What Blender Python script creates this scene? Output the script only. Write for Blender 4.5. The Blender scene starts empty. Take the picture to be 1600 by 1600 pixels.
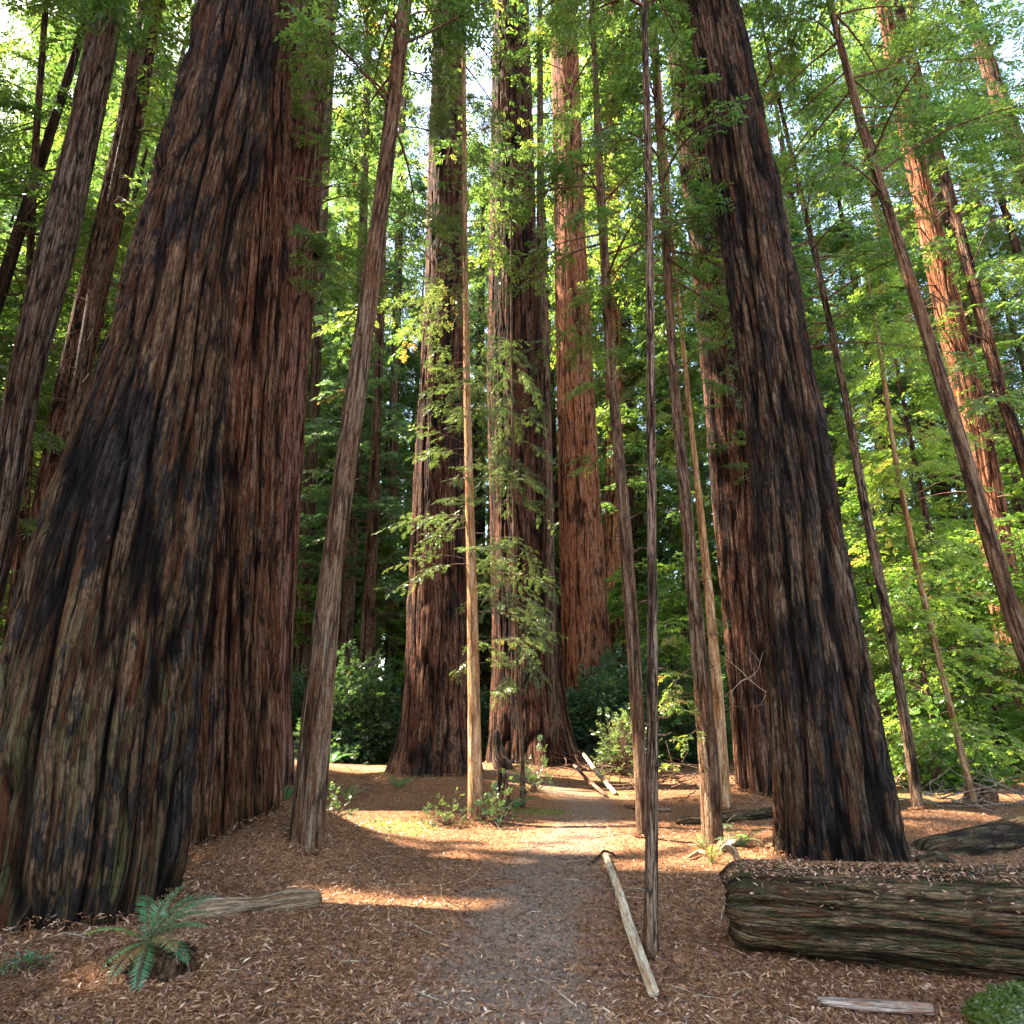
import bpy, math, random
import numpy as np
R = math.radians
C = bpy.context.scene.collection
SC = bpy.context.scene
rng = np.random.default_rng(7)

# ------------------------------------------------------------------ camera, light, exposure
F, PITCH, H = 995.0, R(18.4), 1.6
cam = bpy.data.objects.new('camera', bpy.data.cameras.new('camera'))
C.objects.link(cam)
cam.location = (0, 0, H)
cam.rotation_euler = (R(90) + PITCH, 0, 0)
cam.data.sensor_width = 36
cam.data.lens = 36 * F / 1600
cam.data.clip_end = 2000
SC.camera = cam

SUN_EL, SUN_AZ = R(50), R(14)          # sun from the left, a little beyond the camera's cross line
SV = np.array([-math.cos(SUN_EL) * math.cos(SUN_AZ), math.cos(SUN_EL) * math.sin(SUN_AZ), math.sin(SUN_EL)])
world = bpy.data.worlds.new('World')
SC.world = world
world.use_nodes = True
nt = world.node_tree
bg = nt.nodes['Background']
sky = nt.nodes.new('ShaderNodeTexSky')
sky.sky_type = 'NISHITA'
sky.sun_disc = False
sky.sun_elevation = SUN_EL
sky.sun_rotation = math.atan2(SV[0], SV[1])
sky.dust_density = 1.5
wb = nt.nodes.new('ShaderNodeMix')                # daylight balanced a little warm, as the photograph is
wb.data_type, wb.blend_type = 'RGBA', 'MULTIPLY'
wb.inputs[0].default_value = 1
wb.inputs[7].default_value = (1.0, .93, .84, 1)
nt.links.new(sky.outputs[0], wb.inputs[6])
nt.links.new(wb.outputs[2], bg.inputs[0])
bg.inputs[1].default_value = 0.15
sl = bpy.data.lights.new('sun', 'SUN')
sl.energy = 4.8
sl.angle = R(0.6)
sl.color = (1.0, 0.89, 0.74)
so = bpy.data.objects.new('sun', sl)
C.objects.link(so)
from mathutils import Vector
so.rotation_euler = Vector(SV).to_track_quat('Z', 'Y').to_euler()
so.location = (-20, 5, 30)
SC.view_settings.view_transform = 'Standard'
SC.view_settings.look = 'None'
SC.view_settings.gamma = 1
SC.view_settings.exposure = 3.3
cy = SC.cycles
cy.max_bounces = 5
cy.diffuse_bounces = 3
cy.transmission_bounces = 4
cy.glossy_bounces = 1
cy.caustics_reflective = cy.caustics_refractive = False
cy.sample_clamp_indirect = 6
cy.use_denoising = True


# ------------------------------------------------------------------ helpers
def px(x, y, Y):
    """The point at distance Y (metres ahead) seen at photo pixel x, y."""
    u, v = (x - 800) / F, (800 - y) / F
    c, s = math.cos(PITCH), math.sin(PITCH)
    t = Y / (c - v * s)
    return np.array([u * t, Y, H + (s + v * c) * t])


def flat(x, y):
    """The point of level ground seen at photo pixel x, y."""
    u, v = (x - 800) / F, (800 - y) / F
    c, s = math.cos(PITCH), math.sin(PITCH)
    t = H / -(s + v * c)
    return np.array([u * t, (c - v * s) * t, 0.0])


def vn(P, seed=0):
    P = np.asarray(P, float)
    i = np.floor(P).astype(np.int64)
    f = P - i
    f = f * f * (3 - 2 * f)

    def h(a, b, c):
        x = (a * 73856093) ^ (b * 19349663) ^ (c * 83492791) ^ (seed * 2654435 + 977)
        x = x & 0xffffffff
        x = ((x ^ (x >> 15)) * 2246822519) & 0xffffffff
        x = ((x ^ (x >> 13)) * 3266489917) & 0xffffffff
        return (x ^ (x >> 16)) / 2147483648.0 - 1
    r = 0
    for a in (0, 1):
        wa = f[:, 0] if a else 1 - f[:, 0]
        for b in (0, 1):
            wb = f[:, 1] if b else 1 - f[:, 1]
            for c in (0, 1):
                wc = f[:, 2] if c else 1 - f[:, 2]
                r = r + wa * wb * wc * h(i[:, 0] + a, i[:, 1] + b, i[:, 2] + c)
    return r


def v2(x, y, f, seed=0):
    x = np.asarray(x, float)
    return vn(np.stack([x.ravel() * f, np.asarray(y, float).ravel() * f, np.zeros(x.size) + .5], 1), seed).reshape(x.shape)


def unit(v):
    return v / np.maximum(np.linalg.norm(v, axis=-1, keepdims=True), 1e-9)


def mesh(name, V, Q, mat=None, attrs=None, smooth=False):
    V = np.asarray(V, np.float32)
    Q = np.asarray(Q, np.int32)
    me = bpy.data.meshes.new(name)
    n, k = Q.shape
    me.vertices.add(len(V))
    me.vertices.foreach_set('co', V.ravel())
    me.loops.add(n * k)
    me.loops.foreach_set('vertex_index', Q.ravel())
    me.polygons.add(n)
    me.polygons.foreach_set('loop_start', np.arange(0, n * k, k, dtype=np.int32))
    for a, val in (attrs or {}).items():
        val = np.asarray(val, np.float32)
        if val.ndim == 1:
            me.attributes.new(a, 'FLOAT', 'POINT').data.foreach_set('value', val)
        else:
            me.attributes.new(a, 'FLOAT_VECTOR', 'POINT').data.foreach_set('vector', val.ravel())
    me.update(calc_edges=True)
    if smooth:
        me.polygons.foreach_set('use_smooth', np.ones(n, bool))
    if mat:
        me.materials.append(mat)
    return me


def tag(o, label=None, cat=None, group=None, kind=None):
    for k, v in (('label', label), ('category', cat), ('group', group), ('kind', kind)):
        if v:
            o[k] = v
    return o


def root(name, loc, label, cat, group=None):
    o = bpy.data.objects.new(name, None)
    o.empty_display_size = .2
    C.objects.link(o)
    o.location = tuple(float(a) for a in loc)
    return tag(o, label, cat, group)


def part(r, name, me):
    o = bpy.data.objects.new(name, me)
    C.objects.link(o)
    o.parent = r
    return o


def copy_tree(o, parent=None):
    c = o.copy()
    C.objects.link(c)
    c.parent = parent
    for ch in list(o.children):
        copy_tree(ch, c)
    return c


class Buf:
    """Collects quads with attributes; builds them as one mesh."""
    def __init__(s):
        s.V, s.Q, s.A, s.n = [], [], {}, 0

    def add(s, V, Q, **at):
        if len(V) == 0:
            return
        s.V.append(np.asarray(V, np.float32))
        s.Q.append(np.asarray(Q, np.int64) + s.n)
        s.n += len(V)
        for k, v in at.items():
            s.A.setdefault(k, []).append(np.asarray(v, np.float32))

    def mesh(s, name, mat, off=(0, 0, 0), smooth=False):
        V = np.concatenate(s.V) - np.asarray(off, np.float32)
        return mesh(name, V, np.concatenate(s.Q), mat, {k: np.concatenate(v) for k, v in s.A.items()}, smooth)


# ------------------------------------------------------------------ materials
def newmat(name):
    m = bpy.data.materials.new(name)
    m.use_nodes = True
    m.node_tree.nodes['Principled BSDF'].inputs['Specular IOR Level'].default_value = .08
    return m, m.node_tree.nodes, m.node_tree.links


def nd(ns, t, **kw):
    n = ns.new(t)
    for k, v in kw.items():
        setattr(n, k, v)
    return n


def ramp(ns, stops, interp='LINEAR'):
    r = ns.new('ShaderNodeValToRGB')
    r.color_ramp.interpolation = interp
    e = r.color_ramp.elements
    while len(e) < len(stops):
        e.new(.5)
    for i, (p, c) in enumerate(stops):
        e[i].position = p
        e[i].color = (*c, 1) if not isinstance(c, (int, float)) else (c, c, c, 1)
    return r


def noise(ns, ls, vec, scale, detail=3, rough=.6, sc=None, off=(0, 0, 0)):
    mp = nd(ns, 'ShaderNodeMapping')
    mp.inputs['Scale'].default_value = sc or (1, 1, 1)
    mp.inputs['Location'].default_value = off
    ls.new(vec, mp.inputs[0])
    n = nd(ns, 'ShaderNodeTexNoise')
    n.inputs['Scale'].default_value = scale
    n.inputs['Detail'].default_value = detail
    n.inputs['Roughness'].default_value = rough
    ls.new(mp.outputs[0], n.inputs['Vector'])
    return n.outputs['Fac']


def mix(ns, ls, fac, a, b, mode='MIX'):
    m = nd(ns, 'ShaderNodeMix', data_type='RGBA', blend_type=mode)
    for s, v in ((m.inputs[0], fac), (m.inputs[6], a), (m.inputs[7], b)):
        if isinstance(v, (int, float)):
            s.default_value = v
        elif isinstance(v, tuple):
            s.default_value = (*v, 1)
        else:
            ls.new(v, s)
    return m.outputs[2]


def math_(ns, ls, op, a, b=None, clamp=False):
    m = nd(ns, 'ShaderNodeMath', operation=op, use_clamp=clamp)
    for i, v in enumerate((a, b)):
        if v is None:
            continue
        if isinstance(v, (int, float)):
            m.inputs[i].default_value = v
        else:
            ls.new(v, m.inputs[i])
    return m.outputs[0]


def strands(ns, ls, vec, scale, zs, off, warp=.35):
    """Long pointed bark strands: a random value per strand and the distance to its edge."""
    mp = nd(ns, 'ShaderNodeMapping')
    mp.inputs['Scale'].default_value = (scale, scale, scale * zs)
    mp.inputs['Location'].default_value = off
    ls.new(vec, mp.inputs[0])
    wn = nd(ns, 'ShaderNodeTexNoise')
    wn.inputs['Scale'].default_value = 1.3
    wn.inputs['Detail'].default_value = 3
    ls.new(mp.outputs[0], wn.inputs['Vector'])
    wv = mix(ns, ls, warp, mp.outputs[0], wn.outputs['Color'], 'ADD')
    r = []
    for feat in ('F1', 'DISTANCE_TO_EDGE'):
        v = nd(ns, 'ShaderNodeTexVoronoi', feature=feat)
        v.inputs['Scale'].default_value = 1
        ls.new(wv, v.inputs['Vector'])
        if feat == 'F1':
            s = nd(ns, 'ShaderNodeSeparateColor')
            ls.new(v.outputs['Color'], s.inputs[0])
            r.append(s.outputs[0])
        else:
            r.append(v.outputs['Distance'])
    return r


def bark(name, deep, mid, light, char=.5, moss=0., seed=0., fine=1.0, bump=1.0, mosscol=(.035, .05, .014), seam=1., zs=1.):
    deep, mid, light = [(q[0] * k * 1.08, q[1] * k, q[2] * k * .86) for q, k in ((deep, .6), (mid, .95), (light, 1.05))]
    """Fibrous bark; 'bk' holds the metric position on an unrolled trunk, 'hg' the rib height."""
    m, ns, ls = newmat(name)
    p = ns['Principled BSDF']
    p.inputs['Roughness'].default_value = .92
    at = nd(ns, 'ShaderNodeAttribute', attribute_name='bk').outputs['Vector']
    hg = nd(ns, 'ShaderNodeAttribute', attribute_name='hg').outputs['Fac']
    o = (seed, seed * 1.7, seed * 2.3)
    c1, e1 = strands(ns, ls, at, 18 * fine, .05 * zs, o, .5)
    c2, e2 = strands(ns, ls, at, 46 * fine, .085 * zs, o, .6)
    fib = noise(ns, ls, at, 90 * fine, 4, .8, (1, 1, .10 * zs), o)
    flake = noise(ns, ls, at, 34 * fine, 4, .7, (1, 1, .38), o)
    pat = noise(ns, ls, at, 1.7, 6, .7, (1, 1, .3), o)
    pat2 = noise(ns, ls, at, 2.7, 5, .7, (1, 1, min(1, .16 * zs)), (seed + 9, 3, 1))

    def acc(*terms):
        out = None
        for s, w in terms:
            t = math_(ns, ls, 'MULTIPLY', s, w)
            out = t if out is None else math_(ns, ls, 'ADD', out, t)
        return out
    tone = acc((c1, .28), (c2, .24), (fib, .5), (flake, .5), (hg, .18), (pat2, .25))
    tone = math_(ns, ls, 'SUBTRACT', tone, .57)
    rp = ramp(ns, [(.10, tuple(c * .5 for c in deep)), (.25, tuple(.45 * a + .5 * b for a, b in zip(mid, deep))), (.40, mid), (.64, light)])
    ls.new(tone, rp.inputs[0])
    col = rp.outputs[0]
    # grey weathering on some strands, fresh red fibre on others
    w = ramp(ns, [(.58, 0), (.64, .5)])
    ls.new(acc((pat2, .62), (c1, .25), (c2, .12)), w.inputs[0])
    gt = ramp(ns, [(.15, 0), (.75, 1)])
    ls.new(tone, gt.inputs[0])
    grey = tuple(.35 * (sum(light) / 3) + .5 * c for c in light)
    col = mix(ns, ls, w.outputs[0], col, mix(ns, ls, gt.outputs[0], tuple(c * .8 for c in deep), grey))
    w2 = ramp(ns, [(.36, .9), (.44, 0)])
    ls.new(acc((pat2, .62), (c1, .18), (c2, .20)), w2.inputs[0])
    col = mix(ns, ls, math_(ns, ls, 'MULTIPLY', w2.outputs[0], .8), col, mix(ns, ls, gt.outputs[0], (mid[0] * .7, mid[1] * .45, mid[2] * .35), (mid[0] * 2.1, mid[1] * 1.35, mid[2] * .95)))
    if moss > 0:
        mz = nd(ns, 'ShaderNodeSeparateXYZ')
        ls.new(at, mz.inputs[0])
        low = nd(ns, 'ShaderNodeMapRange')
        ls.new(mz.outputs[2], low.inputs[0])
        low.inputs[1].default_value, low.inputs[2].default_value = (7.0, 0.5) if zs == 1 else (9.0, 4.0)
        low.inputs[3].default_value, low.inputs[4].default_value = 0.0, moss
        mn = ramp(ns, [(.46, 0), (.6, 1)])
        ls.new(acc((noise(ns, ls, at, 5, 5, .75, (1, 1, .35), (seed + 4, 0, 0)), .75), (c2, .25)), mn.inputs[0])
        col = mix(ns, ls, math_(ns, ls, 'MULTIPLY', low.outputs[0], mn.outputs[0]), col, mosscol)
    if char > 0:
        t0 = .63 - .20 * char
        ch = ramp(ns, [(t0, 0), (t0 + .025, .93)])
        ls.new(acc((pat, .72), (c1, .12), (c2, .10), (fib, .10)), ch.inputs[0])
        cc = ramp(ns, [(.1, (.003, .0025, .0025)), (.5, (.013, .010, .009)), (.9, (.055, .042, .035))])
        ls.new(math_(ns, ls, 'SUBTRACT', acc((c2, .45), (fib, .5), (flake, .8)), .42), cc.inputs[0])
        col = mix(ns, ls, ch.outputs[0], col, cc.outputs[0])
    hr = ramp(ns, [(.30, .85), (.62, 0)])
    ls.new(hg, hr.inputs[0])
    col = mix(ns, ls, math_(ns, ls, 'MULTIPLY', hr.outputs[0], seam), col, tuple(c * .4 for c in deep))  # furrow shade put into the colour, on top of darker furrow bark
    # seams between strands take a darker tone
    for e, wd_, dk in ((e1, .13, .95 * seam), (e2, .10, .6 * seam)):
        sr = ramp(ns, [(wd_ * .15, dk), (wd_, 0)])
        ls.new(e, sr.inputs[0])
        # a seam closes up here and there
        br = ramp(ns, [(.38, .15), (.6, 1)])
        ls.new(noise(ns, ls, at, 8 * fine, 3, .7, (1, 1, .3), (seed + 3, 7, wd_ * 50)), br.inputs[0])
        col = mix(ns, ls, math_(ns, ls, 'MULTIPLY', sr.outputs[0], br.outputs[0]), col, tuple(c * .28 for c in deep))
    ls.new(col, p.inputs['Base Color'])
    e1c = ramp(ns, [(0, 0), (.22, 1)])
    ls.new(e1, e1c.inputs[0])
    e2c = ramp(ns, [(0, 0), (.2, 1)])
    ls.new(e2, e2c.inputs[0])
    hh = acc((e1c.outputs[0], .55), (c1, .35), (e2c.outputs[0], .25), (c2, .18), (fib, .32), (flake, .42))
    b = nd(ns, 'ShaderNodeBump')
    b.inputs['Strength'].default_value = 1.0
    b.inputs['Distance'].default_value = .045 * bump / max(fine, 1) ** .6
    ls.new(hh, b.inputs['Height'])
    ls.new(b.outputs[0], p.inputs['Normal'])
    return m


M = {}
M['big_left'] = bark('bark_old_left', (.012, .007, .005), (.062, .033, .019), (.145, .088, .054), .46, .6, 1.)
M['big_left2'] = bark('bark_red_ribbed', (.015, .008, .005), (.098, .042, .023), (.20, .105, .066), .24, .25, 6.)
M['purple'] = bark('bark_red_far', (.05, .024, .019), (.165, .075, .056), (.27, .155, .125), .06, .1, 11.)
M['dark'] = bark('bark_dark_brown', (.02, .010, .008), (.105, .047, .030), (.24, .130, .088), .40, .1, 14.)
M['mid'] = bark('bark_mid_brown', (.025, .013, .010), (.14, .068, .045), (.32, .20, .14), .3, .1, 19.)
M['red'] = bark('bark_bright_red', (.06, .022, .012), (.26, .105, .055), (.40, .20, .12), .06, 0., 23.)
M['char'] = bark('bark_charred', (.009, .006, .005), (.072, .041, .026), (.17, .112, .077), .56, .2, 31.)
M['char2'] = bark('bark_charred_red', (.018, .010, .008), (.10, .045, .030), (.26, .15, .105), .45, 0., 37.)
M['slim'] = bark('bark_slim_brown', (.025, .015, .010), (.12, .068, .043), (.23, .155, .105), .04, .2, 41., 1.8, .5, seam=0.7)
M['tan'] = bark('bark_slim_tan', (.14, .075, .04), (.34, .20, .105), (.48, .32, .20), 0., 0., 47., 2.0, .45, seam=0.5)
M['slimdark'] = bark('bark_slim_dark', (.025, .016, .012), (.10, .062, .045), (.23, .16, .115), .06, .1, 53., 1.9, .5)
M['grey'] = bark('bark_grey_brown', (.03, .02, .016), (.10, .067, .052), (.19, .14, .115), .05, 0., 59.)
M['bg'] = bark('bark_background', (.02, .013, .011), (.10, .055, .04), (.22, .13, .10), .25, 0., 61.)
M['log'] = bark('mossy_log_bark', (.02, .012, .008), (.10, .064, .038), (.23, .16, .10), 0., .85, 67., 1.0, 1.0, (.034, .036, .012), seam=.8, zs=2.6)
M['leftlog'] = bark('half_mossy_branch_bark', (.06, .038, .022), (.20, .13, .08), (.36, .27, .19), .1, 0., 68., 1.2, .8, seam=0.5)
M['pale'] = bark('bare_pale_wood', (.24, .18, .125), (.44, .35, .25), (.62, .52, .40), 0., 0., 71., 1.6, .25, seam=0.25)
M['weathered'] = bark('weathered_grey_wood', (.10, .08, .07), (.27, .215, .19), (.42, .345, .31), 0., 0., 72., 1.6, .3, seam=.4)
M['twig'] = bark('twig_bark', (.05, .032, .024), (.16, .10, .075), (.30, .21, .165), 0., 0., 73., 2.0, .3, seam=0.5)
M['stump'] = bark('rotten_stump_wood', (.03, .016, .010), (.15, .075, .045), (.30, .18, .11), .05, .2, 79., 1.3, 1.)


def leaf(name, a, b, c, trans=.52, brown=(.20, .11, .04), brown_at=.985):
    m, ns, ls = newmat(name)
    p = ns['Principled BSDF']
    lv = nd(ns, 'ShaderNodeAttribute', attribute_name='lv').outputs['Fac']
    rp = ramp(ns, [(0, a), (.5, b), (.9, c), (brown_at, brown)])
    ls.new(lv, rp.inputs[0])
    p.inputs['Roughness'].default_value = .36
    p.inputs['Specular IOR Level'].default_value = .5
    ls.new(rp.outputs[0], p.inputs['Base Color'])
    tr = nd(ns, 'ShaderNodeBsdfTranslucent')
    tc = mix(ns, ls, 1.0, rp.outputs[0], (2.9, 2.7, 1.5), 'MULTIPLY')
    ls.new(tc, tr.inputs[0])
    mx = nd(ns, 'ShaderNodeMixShader')
    mx.inputs[0].default_value = trans
    ls.new(p.outputs[0], mx.inputs[1])
    ls.new(tr.outputs[0], mx.inputs[2])
    ls.new(mx.outputs[0], ns['Material Output'].inputs[0])
    return m


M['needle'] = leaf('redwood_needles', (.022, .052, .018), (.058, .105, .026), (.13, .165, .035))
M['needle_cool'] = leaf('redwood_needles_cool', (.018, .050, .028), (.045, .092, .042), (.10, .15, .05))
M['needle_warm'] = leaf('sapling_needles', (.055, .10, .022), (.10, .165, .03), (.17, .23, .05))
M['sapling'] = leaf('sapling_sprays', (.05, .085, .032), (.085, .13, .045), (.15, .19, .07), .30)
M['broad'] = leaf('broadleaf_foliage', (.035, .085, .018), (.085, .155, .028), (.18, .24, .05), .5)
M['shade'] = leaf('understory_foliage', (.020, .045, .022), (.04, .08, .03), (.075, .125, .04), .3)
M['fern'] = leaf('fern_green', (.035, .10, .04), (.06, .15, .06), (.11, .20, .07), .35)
M['litter'] = leaf('litter_pieces', (.035, .015, .008), (.21, .088, .038), (.44, .235, .115), .08, (.55, .38, .24), .985)
M['moss'] = leaf('moss_tufts', (.03, .05, .008), (.06, .09, .012), (.12, .15, .03), .2)


def ground_mat(name, gravel):
    m, ns, ls = newmat(name)
    p = ns['Principled BSDF']
    p.inputs['Roughness'].default_value = .95
    pos = nd(ns, 'ShaderNodeNewGeometry').outputs['Position']
    n1 = noise(ns, ls, pos, 38, 5, .75)
    n2 = noise(ns, ls, pos, 110, 3, .7)
    n3 = noise(ns, ls, pos, .9, 5, .6)
    vo = nd(ns, 'ShaderNodeTexVoronoi', feature='F1')
    vo.inputs['Scale'].default_value = 42
    vo.inputs['Randomness'].default_value = 1
    mp = nd(ns, 'ShaderNodeMapping')
    mp.inputs['Scale'].default_value = (1, .45, 1)
    ls.new(mix(ns, ls, .12, pos, nd(ns, 'ShaderNodeTexNoise').outputs['Color'], 'ADD'), mp.inputs[0])
    ls.new(mp.outputs[0], vo.inputs['Vector'])
    r = ramp(ns, [(.3, (.035, .017, .009)), (.5, (.18, .082, .038)), (.7, (.38, .20, .10))])
    ls.new(math_(ns, ls, 'ADD', math_(ns, ls, 'MULTIPLY', n1, .6), math_(ns, ls, 'MULTIPLY', n2, .4)), r.inputs[0])
    sep = nd(ns, 'ShaderNodeSeparateColor')
    ls.new(vo.outputs['Color'], sep.inputs[0])
    rv = ramp(ns, [(0, .45), (1, 1.5)])
    ls.new(sep.outputs[0], rv.inputs[0])
    col = mix(ns, ls, .8, r.outputs[0], rv.outputs[0], 'MULTIPLY')
    gm = ramp(ns, [(.5, 0), (.62, 1)])
    ls.new(nd(ns, 'ShaderNodeAttribute', attribute_name='moss').outputs['Fac'], gm.inputs[0])
    mossn = ramp(ns, [(.38, (.05, .05, .015)), (.62, (.22, .20, .07))])
    ls.new(n1, mossn.inputs[0])
    col = mix(ns, ls, gm.outputs[0], col, mossn.outputs[0])
    if gravel:
        ga = nd(ns, 'ShaderNodeAttribute', attribute_name='path').outputs['Fac']
        f = math_(ns, ls, 'ADD', ga, math_(ns, ls, 'MULTIPLY', math_(ns, ls, 'SUBTRACT', noise(ns, ls, pos, 2.6, 6, .75), .5), 2.2))
        gf = ramp(ns, [(.62, 0), (1.35, .7)])
        ls.new(f, gf.inputs[0])
        gr = ramp(ns, [(.3, (.055, .036, .025)), (.5, (.165, .115, .082)), (.72, (.33, .25, .19))])
        ls.new(n2, gr.inputs[0])
        col = mix(ns, ls, gf.outputs[0], col, mix(ns, ls, .5, gr.outputs[0], rv.outputs[0], 'MULTIPLY'))
    ls.new(col, p.inputs['Base Color'])
    b = nd(ns, 'ShaderNodeBump')
    b.inputs['Strength'].default_value = .8 if not gravel else .6
    b.inputs['Distance'].default_value = .03 if not gravel else .015
    ls.new(math_(ns, ls, 'ADD', n1, math_(ns, ls, 'MULTIPLY', vo.outputs['Distance'], .8)), b.inputs['Height'])
    ls.new(b.outputs[0], p.inputs['Normal'])
    return m


M['ground'] = ground_mat('forest_litter_floor', False)
M['path'] = ground_mat('gravel_and_litter_path', True)

# ------------------------------------------------------------------ ground
MOUNDS = [(-2.85, 9.3, .50, .85, 1.3), (-2.9, 8.1, .12, .7, .6), (-5.6, 7.6, .15, 1.5, 1.0), (-2.5, 5.35, .10, .5, .35),
          (-1.6, 18.5, .10, 2.2, 2.2), (.5, 23, .18, 2.6, 2.6), (4.4, 9.0, .12, 1.3, 1.1), (6.4, 10.6, .35, 1.8, .9),
          (-5.2, 6.6, .15, 1.4, 1.3), (-3.1, 9.0, .05, 1.3, 1.2), (-2.35, 20, .25, 1.9, 1.6), (.75, 24, .3, 2.1, 1.8), (4.15, 8.4, .14, 1.1, .95), (5.0, 15, .2, 1.3, 1.2), (-2.45, 8.1, .05, .5, .45),
          (-.72, 12, .08, .5, .5), (1.85, 10, .06, .4, .4), (2.75, 9.3, .08, .45, .4), (-9, 22, .5, 4, 5), (4.5, 27, .35, 4.5, 3.5), (13, 24, .5, 5, 6), (-1.0, 12.8, .07, 1.2, .8), (3.1, 7.6, .05, 1.2, .6)]


def ground(x, y):
    x = np.asarray(x, float)
    y = np.asarray(y, float)
    z = .05 * v2(x, y, .45, 3) + .028 * v2(x, y, 1.3, 4) + .012 * v2(x, y, 4.1, 5) + .007 * v2(x, y, 11, 6)
    for a, b, h, sx, sy in MOUNDS:
        z = z + h * np.exp(-((x - a) / sx) ** 2 - ((y - b) / sy) ** 2)
    d = np.hypot(x, y)
    z = z + np.clip((d - 45) / 100, 0, 1) ** 2 * 6 * (1 + .4 * v2(x, y, .03, 8))
    return z


def gz(x, y):
    return float(ground(np.array([x]), np.array([y]))[0])


CL = [flat(790, 1700), flat(800, 1580), flat(812, 1500), flat(830, 1420), flat(866, 1350), flat(895, 1300), flat(925, 1268),
      flat(905, 1245), flat(845, 1228), flat(760, 1216), flat(640, 1211), flat(520, 1209), flat(380, 1208), flat(200, 1206)]
CL = np.array([[c[0], c[1]] for c in CL])
CL = np.concatenate([[[0, -20]], CL])


def path_dist(x, y):
    d = np.full(np.shape(x), 1e9)
    for a, b in zip(CL[:-1], CL[1:]):
        ab = b - a
        t = np.clip(((x - a[0]) * ab[0] + (y - a[1]) * ab[1]) / (ab @ ab), 0, 1)
        d = np.minimum(d, np.hypot(x - a[0] - t * ab[0], y - a[1] - t * ab[1]))
    return d


g = np.linspace(-1, 1, 760)
gx = 330 * np.sinh(g * 6.3) / np.sinh(6.3)
ty = np.linspace(0, 1, 900)
gy = np.concatenate([np.linspace(-60, 2.4, 60), 2.5 + 400 * (np.exp(ty * 5.6) - 1) / (np.exp(5.6) - 1)])
GX, GY = np.meshgrid(gx, gy)
GZ = ground(GX, GY)
PD = path_dist(GX, GY)
nx = len(gx)
V = np.stack([GX.ravel(), GY.ravel(), GZ.ravel()], 1)
pathf = np.clip(1.3 - PD / 1.05, 0, 1)
mossy = v2(GX, GY, .8, 21) * .3 + .1
for a, b, s_, k in ((-1.9, 11.2, 1.3, .6), (-1.2, 12.7, 1.1, .45), (7.5, 12.5, 2.4, .6), (.7, 13.5, .9, .4), (2.5, 17, 2, .4), (9, 16, 3, .5)):
    mossy = np.maximum(mossy, (k + .25 * v2(GX, GY, 1.9, 22) + .15 * v2(GX, GY, 7, 23)) * np.exp(-((GX - a) ** 2 + (GY - b) ** 2) / s_ ** 2) + .1)
attr = {'path': pathf.ravel(), 'moss': mossy.ravel()}
ii, jj = np.meshgrid(np.arange(len(gy) - 1), np.arange(nx - 1), indexing='ij')
q = (ii * nx + jj).ravel()
Q = np.stack([q, q + 1, q + nx + 1, q + nx], 1)
pdq = PD[:-1, :-1].ravel()
onpath = pdq < 1.45


def submesh(name, V, Q, mat, attrs):
    used, inv = np.unique(Q, return_inverse=True)
    return mesh(name, V[used], inv.reshape(Q.shape), mat, {k: v[used] for k, v in attrs.items()}, True)


for nm, sel, mt in (('ground', ~onpath, 'ground'), ('path', onpath, 'path')):
    o = bpy.data.objects.new(nm, submesh(nm, V, Q[sel], M[mt], attr))
    C.objects.link(o)
    tag(o, kind='structure')


# ------------------------------------------------------------------ trunks
def tube(ax, rad, seg, Rref, disp=None, ref=(1, 0, 0), capends=True, smin=0.):
    """A tube round the axis points; disp(P, s, th) gives metres outwards and a 0..1 rib height."""
    ax = np.asarray(ax, float)
    rad = np.asarray(rad, float)
    T = unit(np.gradient(ax, axis=0))
    ref = np.asarray(ref, float)
    A = unit(ref - T * (T @ ref)[:, None])
    B = np.cross(T, A)
    s = smin + np.concatenate([[0], np.cumsum(np.linalg.norm(np.diff(ax, axis=0), axis=1))])
    th = np.linspace(0, 2 * math.pi, seg, endpoint=False)
    TH, S = np.meshgrid(th, s)
    cs, sn = np.cos(TH), np.sin(TH)
    bk = np.stack([cs * Rref, sn * Rref, S], -1).reshape(-1, 3)
    Rr = np.repeat(rad[:, None], seg, 1)
    hg = np.full(Rr.shape, .5)
    if disp:
        d, hg = disp(bk, S.ravel(), TH.ravel(), Rr.ravel())
        Rr = Rr + d.reshape(Rr.shape)
        hg = hg.reshape(Rr.shape)
    V = ax[:, None, :] + (A[:, None, :] * cs[..., None] + B[:, None, :] * sn[..., None]) * Rr[..., None]
    n = len(s)
    i, j = np.meshgrid(np.arange(n - 1), np.arange(seg), indexing='ij')
    a = i * seg + j
    b = i * seg + (j + 1) % seg
    Q = np.stack([a, b, b + seg, a + seg], -1).reshape(-1, 4)
    V = V.reshape(-1, 3)
    hg = hg.ravel()
    if capends:
        for e, row in ((0, 0), (n - 1, (n - 1) * seg)):
            c = len(V)
            V = np.concatenate([V, ax[e][None]])
            bk = np.concatenate([bk, [[0, 0, s[e]]]])
            hg = np.append(hg, .2)
            jj = np.arange(0, seg - 1, 2)
            f = np.stack([np.full(len(jj), c), row + (jj + 2) % seg, row + jj + 1, row + jj], -1)
            Q = np.concatenate([Q, f if e == 0 else f[:, [0, 3, 2, 1]]])
    return V, Q, bk, hg


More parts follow.
